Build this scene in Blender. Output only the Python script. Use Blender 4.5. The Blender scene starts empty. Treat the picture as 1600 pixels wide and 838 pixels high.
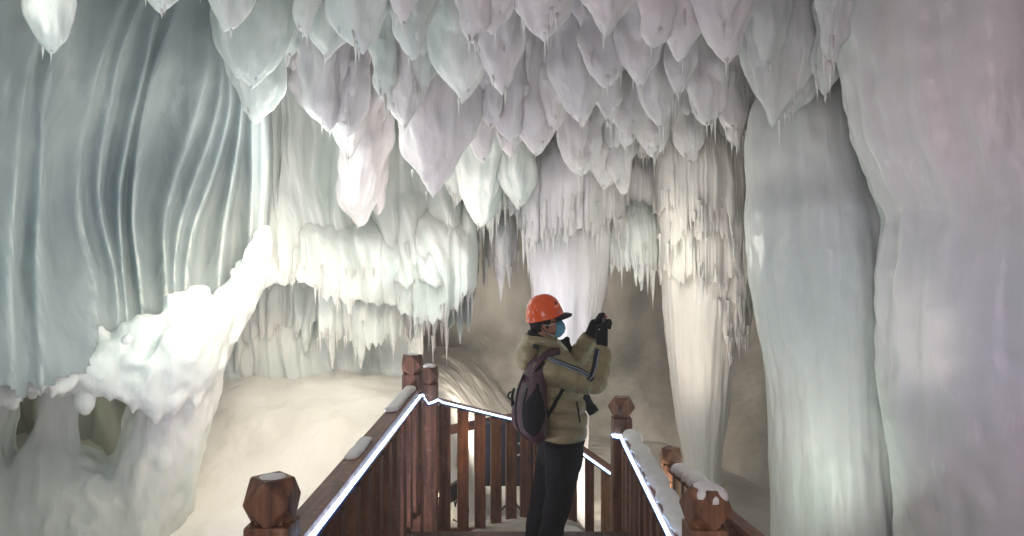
import bpy, bmesh, math, random
import numpy as np
from mathutils import Vector, Matrix, Quaternion
R = math.radians
random.seed(7)
sc = bpy.context.scene
C = sc.collection
# ------------------------------------------------------------------ camera, world, exposure
F = 1150.0; EYE = 1.95                      # focal length in photo pixels, eye height
cam = bpy.data.cameras.new('camera'); co = bpy.data.objects.new('camera', cam); C.objects.link(co)
cam.sensor_width = 36.0; cam.lens = 36.0*F/1600.0; cam.clip_end = 300; cam.clip_start = 0.05
co.location = (0, 0, EYE); co.rotation_euler = (R(90), 0, 0)
sc.camera = co
w = bpy.data.worlds.new('World'); sc.world = w; w.use_nodes = True
bg = w.node_tree.nodes['Background']; bg.inputs[0].default_value = (0.80, 0.70, 0.84, 1); bg.inputs[1].default_value = 0.15
sc.view_settings.view_transform = 'Standard'; sc.view_settings.look = 'None'
sc.view_settings.exposure = 0.45; sc.view_settings.gamma = 1.0
sc.view_settings.use_curve_mapping = False
cy = sc.cycles
cy.use_denoising = True
try: cy.denoiser = 'OPENIMAGEDENOISE'
except Exception: pass
cy.max_bounces = 7; cy.diffuse_bounces = 4; cy.glossy_bounces = 3; cy.transmission_bounces = 4; cy.transparent_max_bounces = 6
cy.caustics_reflective = False; cy.caustics_refractive = False
cy.sample_clamp_indirect = 4.0

def P(px, py, d):
    """a point of the cave, given where it is seen in the photograph and how far away it is"""
    return Vector(((px-800.0)*d/F, d, EYE-(py-419.0)*d/F))

def light(kind, name, loc, power, col, size=0.3, target=None, angle=60, blend=0.8):
    l = bpy.data.lights.new(name, kind); l.energy = power; l.color = col
    o = bpy.data.objects.new(name, l); C.objects.link(o); o.location = loc
    if name.startswith('column'): size = .9
    if kind == 'AREA': l.shape = 'DISK'; l.size = size
    else: l.shadow_soft_size = size
    if kind == 'SPOT': l.spot_size = R(angle); l.spot_blend = blend
    if target is not None:
        o.rotation_euler = (Vector(target)-Vector(loc)).to_track_quat('-Z', 'Y').to_euler()
    return o
# lamps of the lit cave: coloured floodlights among the ice (photo shows their glow) and fill lamps added behind the camera
LIGHTS = [
 ('AREA', 'fill_behind', (-1.0,-2.5,2.8), 58, (1.0,.90,.93), 2.2, (.2,8,3.4)),
 ('AREA', 'fill_behind_low', (1.2,-1.5,.6), 24, (1.0,.90,.86), 1.2, (.5,8,3.6)),
 ('AREA', 'lilac_uplight', (-1.7,4.6,.15), 26, (.92,.80,1.0), .5, (.3,7.2,4.2)),
 ('AREA', 'green_uplight', (1.9,5.0,.0), 10, (.86,1.0,.86), .5, (.6,8.2,4.0)),
 ('POINT', 'ledge_glow', P(330,445,5.9), 11, (1.0,1.0,.95), .16),
 ('POINT', 'ledge_glow_low', P(205,560,5.5), 2.2, (.96,1.0,.86), .12),
 ('POINT', 'wall_glow', P(470,250,7.0), 26, (1.0,1.0,.94), .4),
 ('POINT', 'rose_glow', P(680,345,7.9), 5, (1.0,.66,.58), .15),
 ('POINT', 'shelf_glow', P(650,410,7.9), 7, (.78,1.0,.94), .25),
 ('POINT', 'lobe_glow', P(735,345,7.6), 4, (1.0,.98,.96), .2),
 ('POINT', 'fold_teal', P(290,330,5.4), 3.5, (.62,1.0,.92), .3),
 ('POINT', 'ridge_glow', P(408,280,6.45), 5, (.98,1.0,.93), .3),
 ('POINT', 'under_shelf', P(440,500,8.3), 8, (1.0,.98,.90), .3),
 ('POINT', 'hollow_glow', P(90,650,7.0), 1.6, (.9,1.0,.72), .2),
 ('POINT', 'upper_left_glow', P(30,-30,3.8), 9, (.97,1.0,.94), .3),
 ('POINT', 'curtain_teal', P(-10,400,4.0), 12, (.60,1.0,.97), .3),
 ('SPOT', 'snow_flood', (-1.5,5.6,2.7), 235, (1.0,.88,.72), .4, (-3.7,9.4,-.2), 84),
 ('SPOT', 'back_flood', (-.2,8.6,-.2), 420, (1.0,.90,.78), .4, (-1.6,13.5,.8), 95),
 ('SPOT', 'back_flood_right', (1.2,8.4,-.9), 130, (1.0,.88,.74), .4, (1.6,13,1.0), 110),
 ('SPOT', 'low_flood', (-.1,8.0,-.2), 60, (1.0,.93,.80), .3, (-.6,11,-.2), 110),
 ('SPOT', 'pillar_flood', (-.35,6.9,.9), 95, (.96,.92,1.0), .4, P(885,500,9.0), 62),
 ('SPOT', 'pillar_base', P(805,745,8.4), 70, (1.0,.96,1.0), .15, P(900,700,9.1), 60),
 ('SPOT', 'cone_flood', (1.15,5.9,.0), 190, (1.0,.87,.72), .3, P(1090,430,8.4), 52),
 ('POINT', 'cluster_glow', P(1012,400,7.2), 13, (1.0,.99,.88), .2),
 ('SPOT', 'column_blue', (1.2,1.5,1.6), 90, (.40,.78,1.0), .3, P(1300,440,6), 20),
 ('SPOT', 'column_yellow', (1.1,2.2,1.0), 95, (1.0,.95,.40), .2, P(1310,655,6), 16),
 ('SPOT', 'column_rose', (1.15,1.8,1.3), 60, (1.0,.62,.66), .2, P(1300,560,6), 15),
 ('SPOT', 'column_peach', (1.1,1.6,2.1), 32, (1.0,.80,.62), .2, P(1240,230,6), 24),
 ('SPOT', 'pillar_edge', (1.5,3.4,.9), 26, (1.0,.86,.72), .1, P(1405,560,4.4), 26),
 ('SPOT', 'column_pink', (1.0,1.0,2.4), 80, (1.0,.50,.66), .3, P(1500,180,4), 34),
 ('SPOT', 'column_violet', (1.0,.6,1.2), 85, (.82,.50,1.0), .3, P(1510,640,4), 34),
 ('SPOT', 'column_teal', (1.0,.6,1.9), 44, (.55,1.0,.88), .3, P(1470,380,4), 20),
]
for L_ in LIGHTS:
    k, n, loc, pw, col, size = L_[:6]
    light(k, n, loc, pw, col, size, L_[6] if len(L_) > 6 else None, L_[7] if len(L_) > 7 else 60)

# ------------------------------------------------------------------ numpy noise
_rng = np.random.RandomState(3)
_perm = _rng.permutation(256); _perm = np.concatenate([_perm, _perm, _perm])
_grad = _rng.normal(size=(256, 3)); _grad /= np.linalg.norm(_grad, axis=1)[:, None]
def gn(x, y, z):
    x, y, z = np.broadcast_arrays(np.asarray(x, float), np.asarray(y, float), np.asarray(z, float))
    xi, yi, zi = np.floor(x).astype(int), np.floor(y).astype(int), np.floor(z).astype(int)
    fx, fy, fz = x-xi, y-yi, z-zi
    u, v, ww = fx*fx*fx*(fx*(fx*6-15)+10), fy*fy*fy*(fy*(fy*6-15)+10), fz*fz*fz*(fz*(fz*6-15)+10)
    out = 0
    for i in (0, 1):
        for j in (0, 1):
            for k in (0, 1):
                h = _perm[_perm[_perm[(xi+i) & 255]+((yi+j) & 255)]+((zi+k) & 255)]
                g = _grad[h]
                d = g[..., 0]*(fx-i)+g[..., 1]*(fy-j)+g[..., 2]*(fz-k)
                out = out+d*(u if i else 1-u)*(v if j else 1-v)*(ww if k else 1-ww)
    return out*1.5
def fbm(x, y, z, o=3):
    s, a = 0, 1.0
    for i in range(o):
        s = s+a*gn(np.asarray(x)*2**i+i*17.3, np.asarray(y)*2**i, np.asarray(z)*2**i); a *= .5
    return s

# ------------------------------------------------------------------ object helpers
def link(o, parent=None):
    C.objects.link(o)
    if parent is not None: o.parent = parent
    return o
def tag(o, label=None, cat=None, group=None, kind=None):
    if label: o['label'] = label
    if cat: o['category'] = cat
    if group: o['group'] = group
    if kind: o['kind'] = kind
    return o
def empty(name, loc, label, cat, group=None):
    o = bpy.data.objects.new(name, None); o.empty_display_size = .1
    link(o); o.location = loc
    return tag(o, label, cat, group)
ORG = Vector((0, 0, 0))
def mesh_obj(name, verts, faces, mat, parent=None, loc=None, smooth=True):
    """world-space verts; the object's origin goes to loc (or to its parent's origin)"""
    if parent is not None:
        p0 = Vector((0, 0, 0)); q = parent
        while q is not None: p0 = p0+q.location; q = q.parent
    else: p0 = Vector((0, 0, 0))
    l = Vector(loc) if loc is not None else (p0.copy() if parent is not None else Vector((0, 0, 0)))
    v = np.asarray(verts, float).reshape(-1, 3)-np.array(l)
    me = bpy.data.meshes.new(name); me.from_pydata(v.tolist(), [], [tuple(map(int, f)) for f in faces])
    if smooth: me.shade_smooth()
    me.materials.append(mat); me.update()
    o = bpy.data.objects.new(name, me); link(o, parent); o.location = l-p0
    return o
class MB:
    def __init__(s): s.v = []; s.f = []; s.n = 0
    def add(s, v, f):
        v = np.asarray(v, float).reshape(-1, 3); s.v.append(v)
        s.f += [tuple(int(i)+s.n for i in q) for q in f]; s.n += len(v); return s
    def build(s, name, mat, parent=None, loc=None, smooth=True):
        return mesh_obj(name, np.concatenate(s.v), s.f, mat, parent, loc, smooth)
def ring_faces(N, M, cap=True, closed=True):
    f = []
    mm = M if closed else M-1
    for i in range(N-1):
        for j in range(mm):
            a, b = i*M+j, i*M+(j+1) % M
            f.append((a, b, b+M, a+M))
    if cap and closed:
        f.append(tuple(range(M-1, -1, -1))); f.append(tuple((N-1)*M+j for j in range(M)))
    return f
def box(mb, c, h, rot=None, bev=0.0):
    """box of half sizes h, edges chamfered by bev"""
    bm = bmesh.new(); bmesh.ops.create_cube(bm, size=2)
    for v in bm.verts: v.co = Vector((v.co.x*h[0], v.co.y*h[1], v.co.z*h[2]))
    if bev > 0: bmesh.ops.bevel(bm, geom=list(bm.edges), offset=bev, segments=2, affect='EDGES', profile=.6)
    M3 = rot if rot is not None else Matrix.Identity(3)
    bm.verts.index_update()
    mb.add([tuple(M3 @ v.co+Vector(c)) for v in bm.verts], [[v.index for v in f.verts] for f in bm.faces]); bm.free()
    return mb
def beam(mb, a, b, wd, th, bev=.004):
    """a squared timber from a to b, wd across, th high"""
    a, b = Vector(a), Vector(b); d = (b-a); L = d.length; d.normalize()
    up = Vector((0, 0, 1))
    if abs(d.z) > .95: up = Vector((0, 1, 0))
    s = d.cross(up).normalized(); u = s.cross(d)
    rot = Matrix((s, d, u)).transposed()
    return box(mb, (a+b)/2, (wd/2, L/2, th/2), rot, bev)
def spline(pts, n):
    """smooth path through points (any dimension)"""
    p = np.array(pts, float); m = len(p)
    if m < 3:
        t = np.linspace(0, 1, n)[:, None]; return p[0]*(1-t)+p[-1]*t
    q = np.concatenate([[2*p[0]-p[1]], p, [2*p[-1]-p[-2]]])
    out = []
    for s in np.linspace(0, m-1-1e-9, n):
        i = int(s); t = s-i; a, b, c, d = q[i], q[i+1], q[i+2], q[i+3]
        out.append(.5*((2*b)+(-a+c)*t+(2*a-5*b+4*c-d)*t*t+(-a+3*b-3*c+d)*t**3))
    return np.array(out)
def tube(mb, pts, radii, seg=14, n=24, flat=1.0, up=(0, 0, 1), mod=None, smoothp=True):
    """swept limb: path through pts with radii; flat squashes it along its side axis"""
    p = [tuple(x) for x in pts]; rr = radii if hasattr(radii, '__len__') else [radii]*len(p)
    arr = np.array([list(a)+[b] for a, b in zip(p, rr)])
    if smoothp: S = spline(arr, n)
    else:
        S = arr; n = len(arr)
    ctr, rad = S[:, :3], np.maximum(S[:, 3], 1e-4)
    T = np.gradient(ctr, axis=0); T /= np.linalg.norm(T, axis=1)[:, None]+1e-9
    u = np.array(up, float); V = []
    a = np.linspace(0, 2*np.pi, seg, endpoint=False)
    prev = None
    for i in range(n):
        ref = prev if prev is not None else u
        s = np.cross(T[i], ref)
        if np.linalg.norm(s) < 1e-3: s = np.cross(T[i], [1, .1, 0])
        s /= np.linalg.norm(s); nn = np.cross(s, T[i]); prev = nn
        r = rad[i]*(mod(i/(n-1)) if mod else 1)
        V.append(ctr[i]+r*(flat*np.cos(a)[:, None]*s+np.sin(a)[:, None]*nn))
    mb.add(np.concatenate(V), ring_faces(n, seg)); return mb
def ellipsoid(mb, c, h, rot=None, nu=24, nv=16):
    V = []
    for i in range(nv+1):
        t = math.pi*(i+.02)/(nv+.04)
        for j in range(nu):
            a = 2*math.pi*j/nu
            V.append(Vector((h[0]*math.sin(t)*math.cos(a), h[1]*math.sin(t)*math.sin(a), -h[2]*math.cos(t))))
    M3 = rot if rot is not None else Matrix.Identity(3)
    mb.add([tuple(M3 @ v+Vector(c)) for v in V], ring_faces(nv+1, nu)); return mb
def fuse(o, voxel, it=3, fac=.5):
    """melt the pieces of a mesh into one continuous skin"""
    m = o.modifiers.new('r', 'REMESH'); m.mode = 'VOXEL'; m.voxel_size = voxel; m.use_smooth_shade = True
    if it:
        s = o.modifiers.new('s', 'SMOOTH'); s.iterations = it; s.factor = fac
    dg = bpy.context.evaluated_depsgraph_get(); dg.update()
    me = bpy.data.meshes.new_from_object(o.evaluated_get(dg)); old = o.data
    o.modifiers.clear(); o.data = me; me.name = old.name
    if not me.materials: me.materials.append(old.materials[0])
    me.shade_smooth(); return o

# ------------------------------------------------------------------ materials
def nt(name):
    m = bpy.data.materials.new(name); m.use_nodes = True; t = m.node_tree
    return m, t, t.nodes['Principled BSDF']
def node(t, ty, **kw):
    n = t.nodes.new(ty)
    for k, v in kw.items():
        if k in n.inputs: n.inputs[k].default_value = v
        else: setattr(n, k, v)
    return n
def noise_tex(t, scale, stretch=(1, 1, 1), detail=4, coord='world', rough=.55):
    if coord == 'world': src = node(t, 'ShaderNodeNewGeometry').outputs['Position']
    else: src = node(t, 'ShaderNodeTexCoord').outputs['Object']
    mp = node(t, 'ShaderNodeMapping'); mp.inputs['Scale'].default_value = stretch
    t.links.new(src, mp.inputs['Vector'])
    n = node(t, 'ShaderNodeTexNoise'); n.inputs['Scale'].default_value = scale; n.inputs['Detail'].default_value = detail
    n.inputs['Roughness'].default_value = rough
    t.links.new(mp.outputs[0], n.inputs['Vector']); return n.outputs['Fac']
def ramp(t, fac, stops):
    r = node(t, 'ShaderNodeValToRGB'); e = r.color_ramp.elements
    while len(e) > len(stops): e.remove(e[-1])
    while len(e) < len(stops): e.new(.5)
    for el, (p, c) in zip(e, stops):
        el.position = p; el.color = c if len(c) == 4 else (*c, 1)
    t.links.new(fac, r.inputs[0]); return r.outputs[0]
def bump(t, b, layers):
    last = None
    for fac, st, dist in layers:
        n = node(t, 'ShaderNodeBump'); n.inputs['Strength'].default_value = st; n.inputs['Distance'].default_value = dist
        t.links.new(fac, n.inputs['Height'])
        if last is not None: t.links.new(last, n.inputs['Normal'])
        last = n.outputs[0]
    t.links.new(last, b.inputs['Normal'])
def ice(name, c1, c2, rough=(.38, .62), sss=.65, srad=(.16, .19, .21), scale=1.0, wet=.12, streak=.55, frost=.5, bigbump=.5):
    m, t, b = nt(name)
    n1 = noise_tex(t, 1.3*scale, (1, 1, .45), 4)
    t.links.new(ramp(t, n1, [(.32, c1), (.68, c2)]), b.inputs['Base Color'])
    n2 = noise_tex(t, 5*scale, (1, 1, .25), 3)
    rr = ramp(t, n2, [(.35, (rough[0],)*3), (.65, (rough[1],)*3)])
    t.links.new(rr, b.inputs['Roughness'])
    b.inputs['IOR'].default_value = 1.31
    b.subsurface_method = 'RANDOM_WALK' if hasattr(b, 'subsurface_method') else None
    b.inputs['Subsurface Weight'].default_value = sss
    b.inputs['Subsurface Radius'].default_value = srad; b.inputs['Subsurface Scale'].default_value = 1.0
    b.inputs['Coat Weight'].default_value = wet; b.inputs['Coat Roughness'].default_value = .12; b.inputs['Coat IOR'].default_value = 1.31
    st = noise_tex(t, 9*scale, (1, 1, .13), 3); ft = noise_tex(t, 26*scale, (1, 1, .6), 4, rough=.65); bg_ = noise_tex(t, 3.2*scale, (1, 1, .55), 2)
    bump(t, b, [(bg_, bigbump, .12), (st, streak, .035), (ft, frost, .012)])
    return m
M = {}
M['ice'] = ice('ceiling_ice', (.66, .65, .67), (.84, .81, .82), sss=.6, srad=(.14, .15, .16))
M['ice_green'] = ice('green_white_ice', (.66, .73, .70), (.80, .83, .80), wet=.25)
M['ice_blue'] = ice('deep_blue_ice', (.21, .26, .275), (.36, .40, .395), rough=(.35, .6), wet=.12, streak=.5, frost=.3)
def frosted_ridges(m):
    t = m.node_tree; b = t.nodes['Principled BSDF']; at = node(t, 'ShaderNodeAttribute'); at.attribute_name = 'crust'
    old = b.inputs['Base Color'].links[0].from_socket; mx = node(t, 'ShaderNodeMix', data_type='RGBA')
    n = noise_tex(t, 14, (1, 1, .2), 4); r = ramp(t, n, [(.42, (0, 0, 0)), (.62, (1, 1, 1))])
    mu = node(t, 'ShaderNodeMath', operation='MULTIPLY'); t.links.new(at.outputs['Fac'], mu.inputs[0]); t.links.new(r, mu.inputs[1])
    t.links.new(mu.outputs[0], mx.inputs[0]); t.links.new(old, mx.inputs[6]); mx.inputs[7].default_value = (.74, .76, .72, 1)
    t.links.new(mx.outputs[2], b.inputs['Base Color'])
frosted_ridges(M['ice_blue'])
M['ice_column'] = ice('column_ice', (.54, .60, .59), (.70, .70, .70), rough=(.28, .5), wet=.3, streak=.55, frost=.4, bigbump=.6)
M['ice_cream'] = ice('creamy_ice', (.74, .72, .68), (.85, .83, .79), wet=.2, streak=.7)
M['icicle'] = ice('icicle_ice', (.74, .77, .77), (.84, .85, .84), rough=(.12, .3), wet=.5, scale=2)
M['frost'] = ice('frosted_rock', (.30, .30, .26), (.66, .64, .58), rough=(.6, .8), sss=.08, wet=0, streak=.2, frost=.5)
M['snow'] = ice('packed_snow', (.72, .69, .62), (.84, .82, .76), rough=(.6, .85), sss=.25, srad=(.05, .05, .05), wet=0, streak=.12, frost=.35, bigbump=.5)
M['snow_cap'] = ice('fresh_snow', (.80, .78, .76), (.88, .86, .84), rough=(.6, .8), sss=.25, srad=(.03, .03, .03), wet=0, scale=4, streak=.1, bigbump=.2)
def wood(name, c1, c2, c3, rough=.66, axis=2):
    m, t, b = nt(name)
    s = [14, 14, 14]; s[axis] = 1.1
    n1 = noise_tex(t, 2.4, tuple(s), 5, 'object'); n2 = noise_tex(t, 5, (1, 1, 1), 3)
    c = ramp(t, n1, [(.30, c1), (.52, c2), (.74, c3)])
    mx = node(t, 'ShaderNodeMix', data_type='RGBA', blend_type='MULTIPLY'); mx.inputs[0].default_value = .55
    t.links.new(c, mx.inputs[6]); t.links.new(ramp(t, n2, [(.35, (.45, .42, .42)), (.62, (1, 1, 1))]), mx.inputs[7])
    t.links.new(mx.outputs[2], b.inputs['Base Color']); b.inputs['Roughness'].default_value = rough
    b.inputs['Coat Weight'].default_value = .05; b.inputs['Coat Roughness'].default_value = .35
    wn = noise_tex(t, 22, (1, 1, 1), 5, 'object', .7); m2 = node(t, 'ShaderNodeMix', data_type='RGBA')
    t.links.new(ramp(t, wn, [(.56, (0, 0, 0)), (.70, (.45, .45, .45))]), m2.inputs[0]); t.links.new(mx.outputs[2], m2.inputs[6]); m2.inputs[7].default_value = (.40, .26, .18, 1)
    t.links.new(m2.outputs[2], b.inputs['Base Color'])
    bump(t, b, [(n1, .6, .006), (n2, .3, .006), (wn, .3, .003)]); return m
M['wood_v'] = wood('red_brown_wood_upright', (.06, .026, .014), (.18, .078, .040), (.31, .15, .08))
M['wood_y'] = wood('red_brown_wood_rail', (.09, .034, .020), (.21, .082, .045), (.31, .14, .08), axis=1)
M['wood_x'] = wood('red_brown_wood_cross', (.055, .016, .010), (.14, .042, .022), (.22, .08, .04), axis=0)
M['wood_pale'] = wood('pale_worn_wood', (.20, .10, .045), (.38, .21, .10), (.48, .30, .16))
M['wood_deck'] = wood('dark_deck_wood', (.03, .018, .015), (.07, .04, .03), (.12, .07, .05), axis=1)
def plain(name, col, rough=.5, metal=0, emit=None, es=0, bmp=None, sheen=0, coat=0, var=0):
    m, t, b = nt(name)
    b.inputs['Base Color'].default_value = (*col, 1); b.inputs['Roughness'].default_value = rough; b.inputs['Metallic'].default_value = metal
    b.inputs['Sheen Weight'].default_value = sheen; b.inputs['Coat Weight'].default_value = coat
    if var:
        n = noise_tex(t, 9, (1, 1, 1), 4, 'object')
        lo = tuple(c*(1-var) for c in col); hi = tuple(min(1, c*(1+var)) for c in col)
        t.links.new(ramp(t, n, [(.3, lo), (.7, hi)]), b.inputs['Base Color'])
    if max(col) < .05: b.inputs['Specular IOR Level'].default_value = .2
    if emit: b.inputs['Emission Color'].default_value = (*emit, 1); b.inputs['Emission Strength'].default_value = es
    if bmp: bump(t, b, [(noise_tex(t, bmp[0], (1, 1, 1), 3, 'object'), bmp[1], bmp[2])])
    return m
M['jacket'] = plain('khaki_nylon', (.27, .235, .12), .55, bmp=(11, .8, .03), sheen=.15, var=.12)
M['jacket_dark'] = plain('charcoal_trim', (.018, .022, .028), .5)
M['stripe'] = plain('grey_reflective_trim', (.22, .27, .30), .4)
M['black'] = plain('black_fabric', (.008, .008, .010), .8, bmp=(18, .6, .015))
M['trouser'] = plain('black_trouser_cloth', (.007, .007, .009), .85, bmp=(9, .8, .03))
M['pack'] = plain('maroon_nylon', (.055, .022, .030), .55, bmp=(12, .5, .01), var=.25)
M['skin'] = plain('skin', (.42, .20, .14), .5)
M['skin_red'] = plain('reddish_skin', (.36, .11, .09), .5)  # redder skin tone for the bare fingertips
M['hair'] = plain('black_hair', (.012, .010, .010), .6, bmp=(60, .8, .004))
M['helmet'] = plain('orange_helmet_plastic', (.82, .10, .012), .30, coat=.4, bmp=(20, .12, .004), var=.08)
M['mask'] = plain('blue_mask_cloth', (.12, .33, .46), .8, bmp=(40, .3, .003))
M['white'] = plain('white_paint', (.75, .75, .75), .5)
M['silver'] = plain('silver_metal', (.6, .6, .62), .3, 1)
M['rubber'] = plain('black_plastic', (.012, .012, .014), .35)
M['cabinet'] = plain('dark_blue_steel', (.035, .045, .085), .45, bmp=(8, .2, .005), var=.2)
M['cable'] = plain('black_cable', (.01, .01, .01), .5)
M['bracket'] = plain('pale_steel', (.5, .5, .48), .5)
M['led'] = plain('led_glow', (.4, .6, 1.0), .3, emit=(.42, .66, 1.0), es=5.0)
_t = M['led'].node_tree; _n = noise_tex(_t, 38, (1, 1, 1), 2)
_t.links.new(ramp(_t, _n, [(.38, (2.6,)*3), (.60, (7.5,)*3)]), _t.nodes['Principled BSDF'].inputs['Emission Strength'])
M['led_case'] = plain('led_sleeve', (.05, .07, .20), .3, coat=.5)
M['lamp_glass'] = plain('lamp_glow', (1, .9, .7), .3, emit=(1.0, .84, .60), es=14)
# ------------------------------------------------------------------ the cave: floor, walls, roof
def smooth01(a): a = np.clip(a, 0, 1); return a*a*(3-2*a)
def floor_z(x, y):
    base = -.50+1.08*smooth01((y-6.0)/3.5)+.25*smooth01((-x-3.2)/3)
    right = smooth01((x+1.1)/1.6)
    z = base*(1-right)+(-1.25+.8*smooth01((y-9)/5))*right
    z = z+.16*fbm(x*.45, y*.45, 3.1, 3)+.05*fbm(x*1.7, y*1.7, 8, 3)
    deck = smooth01(1-(np.abs(x)-1.3)/1.2)*smooth01(1-(y-5.2)/1.0)
    return z-deck*.5
def grid_obj(name, X, Y, Z, mat, **kw):
    n, m = X.shape
    V = np.stack([X, Y, Z], -1).reshape(-1, 3)
    return mesh_obj(name, V, ring_faces(n, m, False, False), mat, **kw)
gx, gy = np.meshgrid(np.linspace(-14, 14, 340), np.linspace(-4, 18, 280))
o = grid_obj('cave_floor', gx, gy, floor_z(gx, gy), M['snow']); tag(o, kind='structure')
# wall: one curved sheet round the hall
aa, zz = np.meshgrid(np.linspace(-128, 128, 260)*math.pi/180, np.linspace(-2.5, 6.2, 120))
rad = 1+.028*fbm(np.sin(aa)*3, np.cos(aa)*3, zz*.4, 4)
base_in = .10*smooth01((0.6-zz)/2.6)*0
xx = 6.6*np.sin(aa)*(rad-base_in); yy = 3.2+10.6*np.cos(aa)*rad
slope = smooth01((1.3-zz)/2.6)                    # the foot of the wall runs out into the snow bank
yy = yy-1.6*slope*np.clip(np.cos(aa), 0, 1); xx = xx*(1-.10*slope)
o = grid_obj('cave_wall', xx, yy, zz+.0*xx, M['frost']); tag(o, kind='structure')
gx, gy = np.meshgrid(np.linspace(-9, 9, 200), np.linspace(-2, 16, 200))
def roof_z(x, y): return 4.75-.05*np.clip(y-4, 0, 12)-.03*x*x*.4+.22*fbm(x*.6, y*.6, 1.7, 4)
o = grid_obj('cave_ceiling', gx, gy, roof_z(gx, gy), M['ice']); tag(o, kind='structure')

# ------------------------------------------------------------------ hanging ice lobes of the ceiling
def lobe_rings(tip, Rr, L, seed, k=2.5, ry=1.0, lean=(0, 0), flute=.10, seg=60, n=52, pw=.72):
    t = np.linspace(0, 1, n)**1.35; z = t*L
    s = np.clip(z/(k*Rr), 0, 1)
    r = Rr*(1-(1-s)**1.75)**pw*(1+.10*np.clip(z/(k*Rr)-1, 0, 2))
    r = np.maximum(r, .002)
    a = np.linspace(0, 2*np.pi, seg, endpoint=False)
    A, Zz = np.meshgrid(a, z); r = r[:, None]
    f = 2.1*flute*gn(np.cos(A)*1.3+seed, np.sin(A)*1.3+seed*2.7, Zz/(Rr*4.5)+seed*5.1)
    f = f+flute*.9*gn(np.cos(A)*3.4+seed*3, np.sin(A)*3.4, Zz/(Rr*3)+seed)
    f = f+flute*.35*gn(np.cos(A)*8+seed, np.sin(A)*8, Zz/(Rr*2.2)+seed*2)
    rr = r*(1+f)
    wob = .10*Rr*gn(z/(Rr*1.5)+seed, seed*1.3, 0.5); wob2 = .10*Rr*gn(z/(Rr*1.5)+seed, seed*2.3, 9.5)
    X = tip[0]+lean[0]*Zz/L+rr*np.cos(A)+(wob-wob[0])[:, None]
    Y = tip[1]+lean[1]*Zz/L+rr*ry*np.sin(A)+(wob2-wob2[0])[:, None]
    return np.stack([X, Y, tip[2]+Zz+0*X], -1), n, seg
def add_lobe(mb, *a, **kw):
    V, n, m = lobe_rings(*a, **kw); mb.add(V, ring_faces(n, m))
_ic = []
def icicle_mesh(i):
    """a unit icicle: hangs 1 m down from its origin, 1 m wide at the root before scaling"""
    mb = MB(); n, m = 14, 9
    V = []
    for q in range(n):
        t = q/(n-1); r = .5*((1-t)**(1.0+.35*(i % 3)))*(1+.10*math.sin(9*t+i))+.002
        a = np.linspace(0, 2*np.pi, m, endpoint=False)
        V.append(np.stack([r*np.cos(a)+.12*math.sin(2.2*t+i)*t, r*np.sin(a), 0*a-t], -1))
    mb.add(np.concatenate(V), ring_faces(n, m))
    me = bpy.data.meshes.new('icicle'); me.from_pydata(np.concatenate(mb.v).tolist(), [], mb.f); me.shade_smooth()
    me.materials.append(M['icicle']); return me
ICM = [icicle_mesh(i) for i in range(5)]
def icicle(parent, root, L, wd, rnd):
    o = bpy.data.objects.new('icicle', ICM[rnd.randrange(5)]); link(o, parent)
    p0 = parent.location
    o.location = Vector(root)-p0; o.scale = (wd, wd, L); o.rotation_euler = (0, 0, rnd.random()*6)
    return o
def depth_of(ty): return float(np.interp(ty, [0, 60, 100, 150, 205, 255, 305, 360], [4.8, 5.1, 5.6, 6.3, 7.1, 7.9, 8.5, 9.2]))
GL = 'ice lobes hanging from the cave ceiling'
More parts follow.
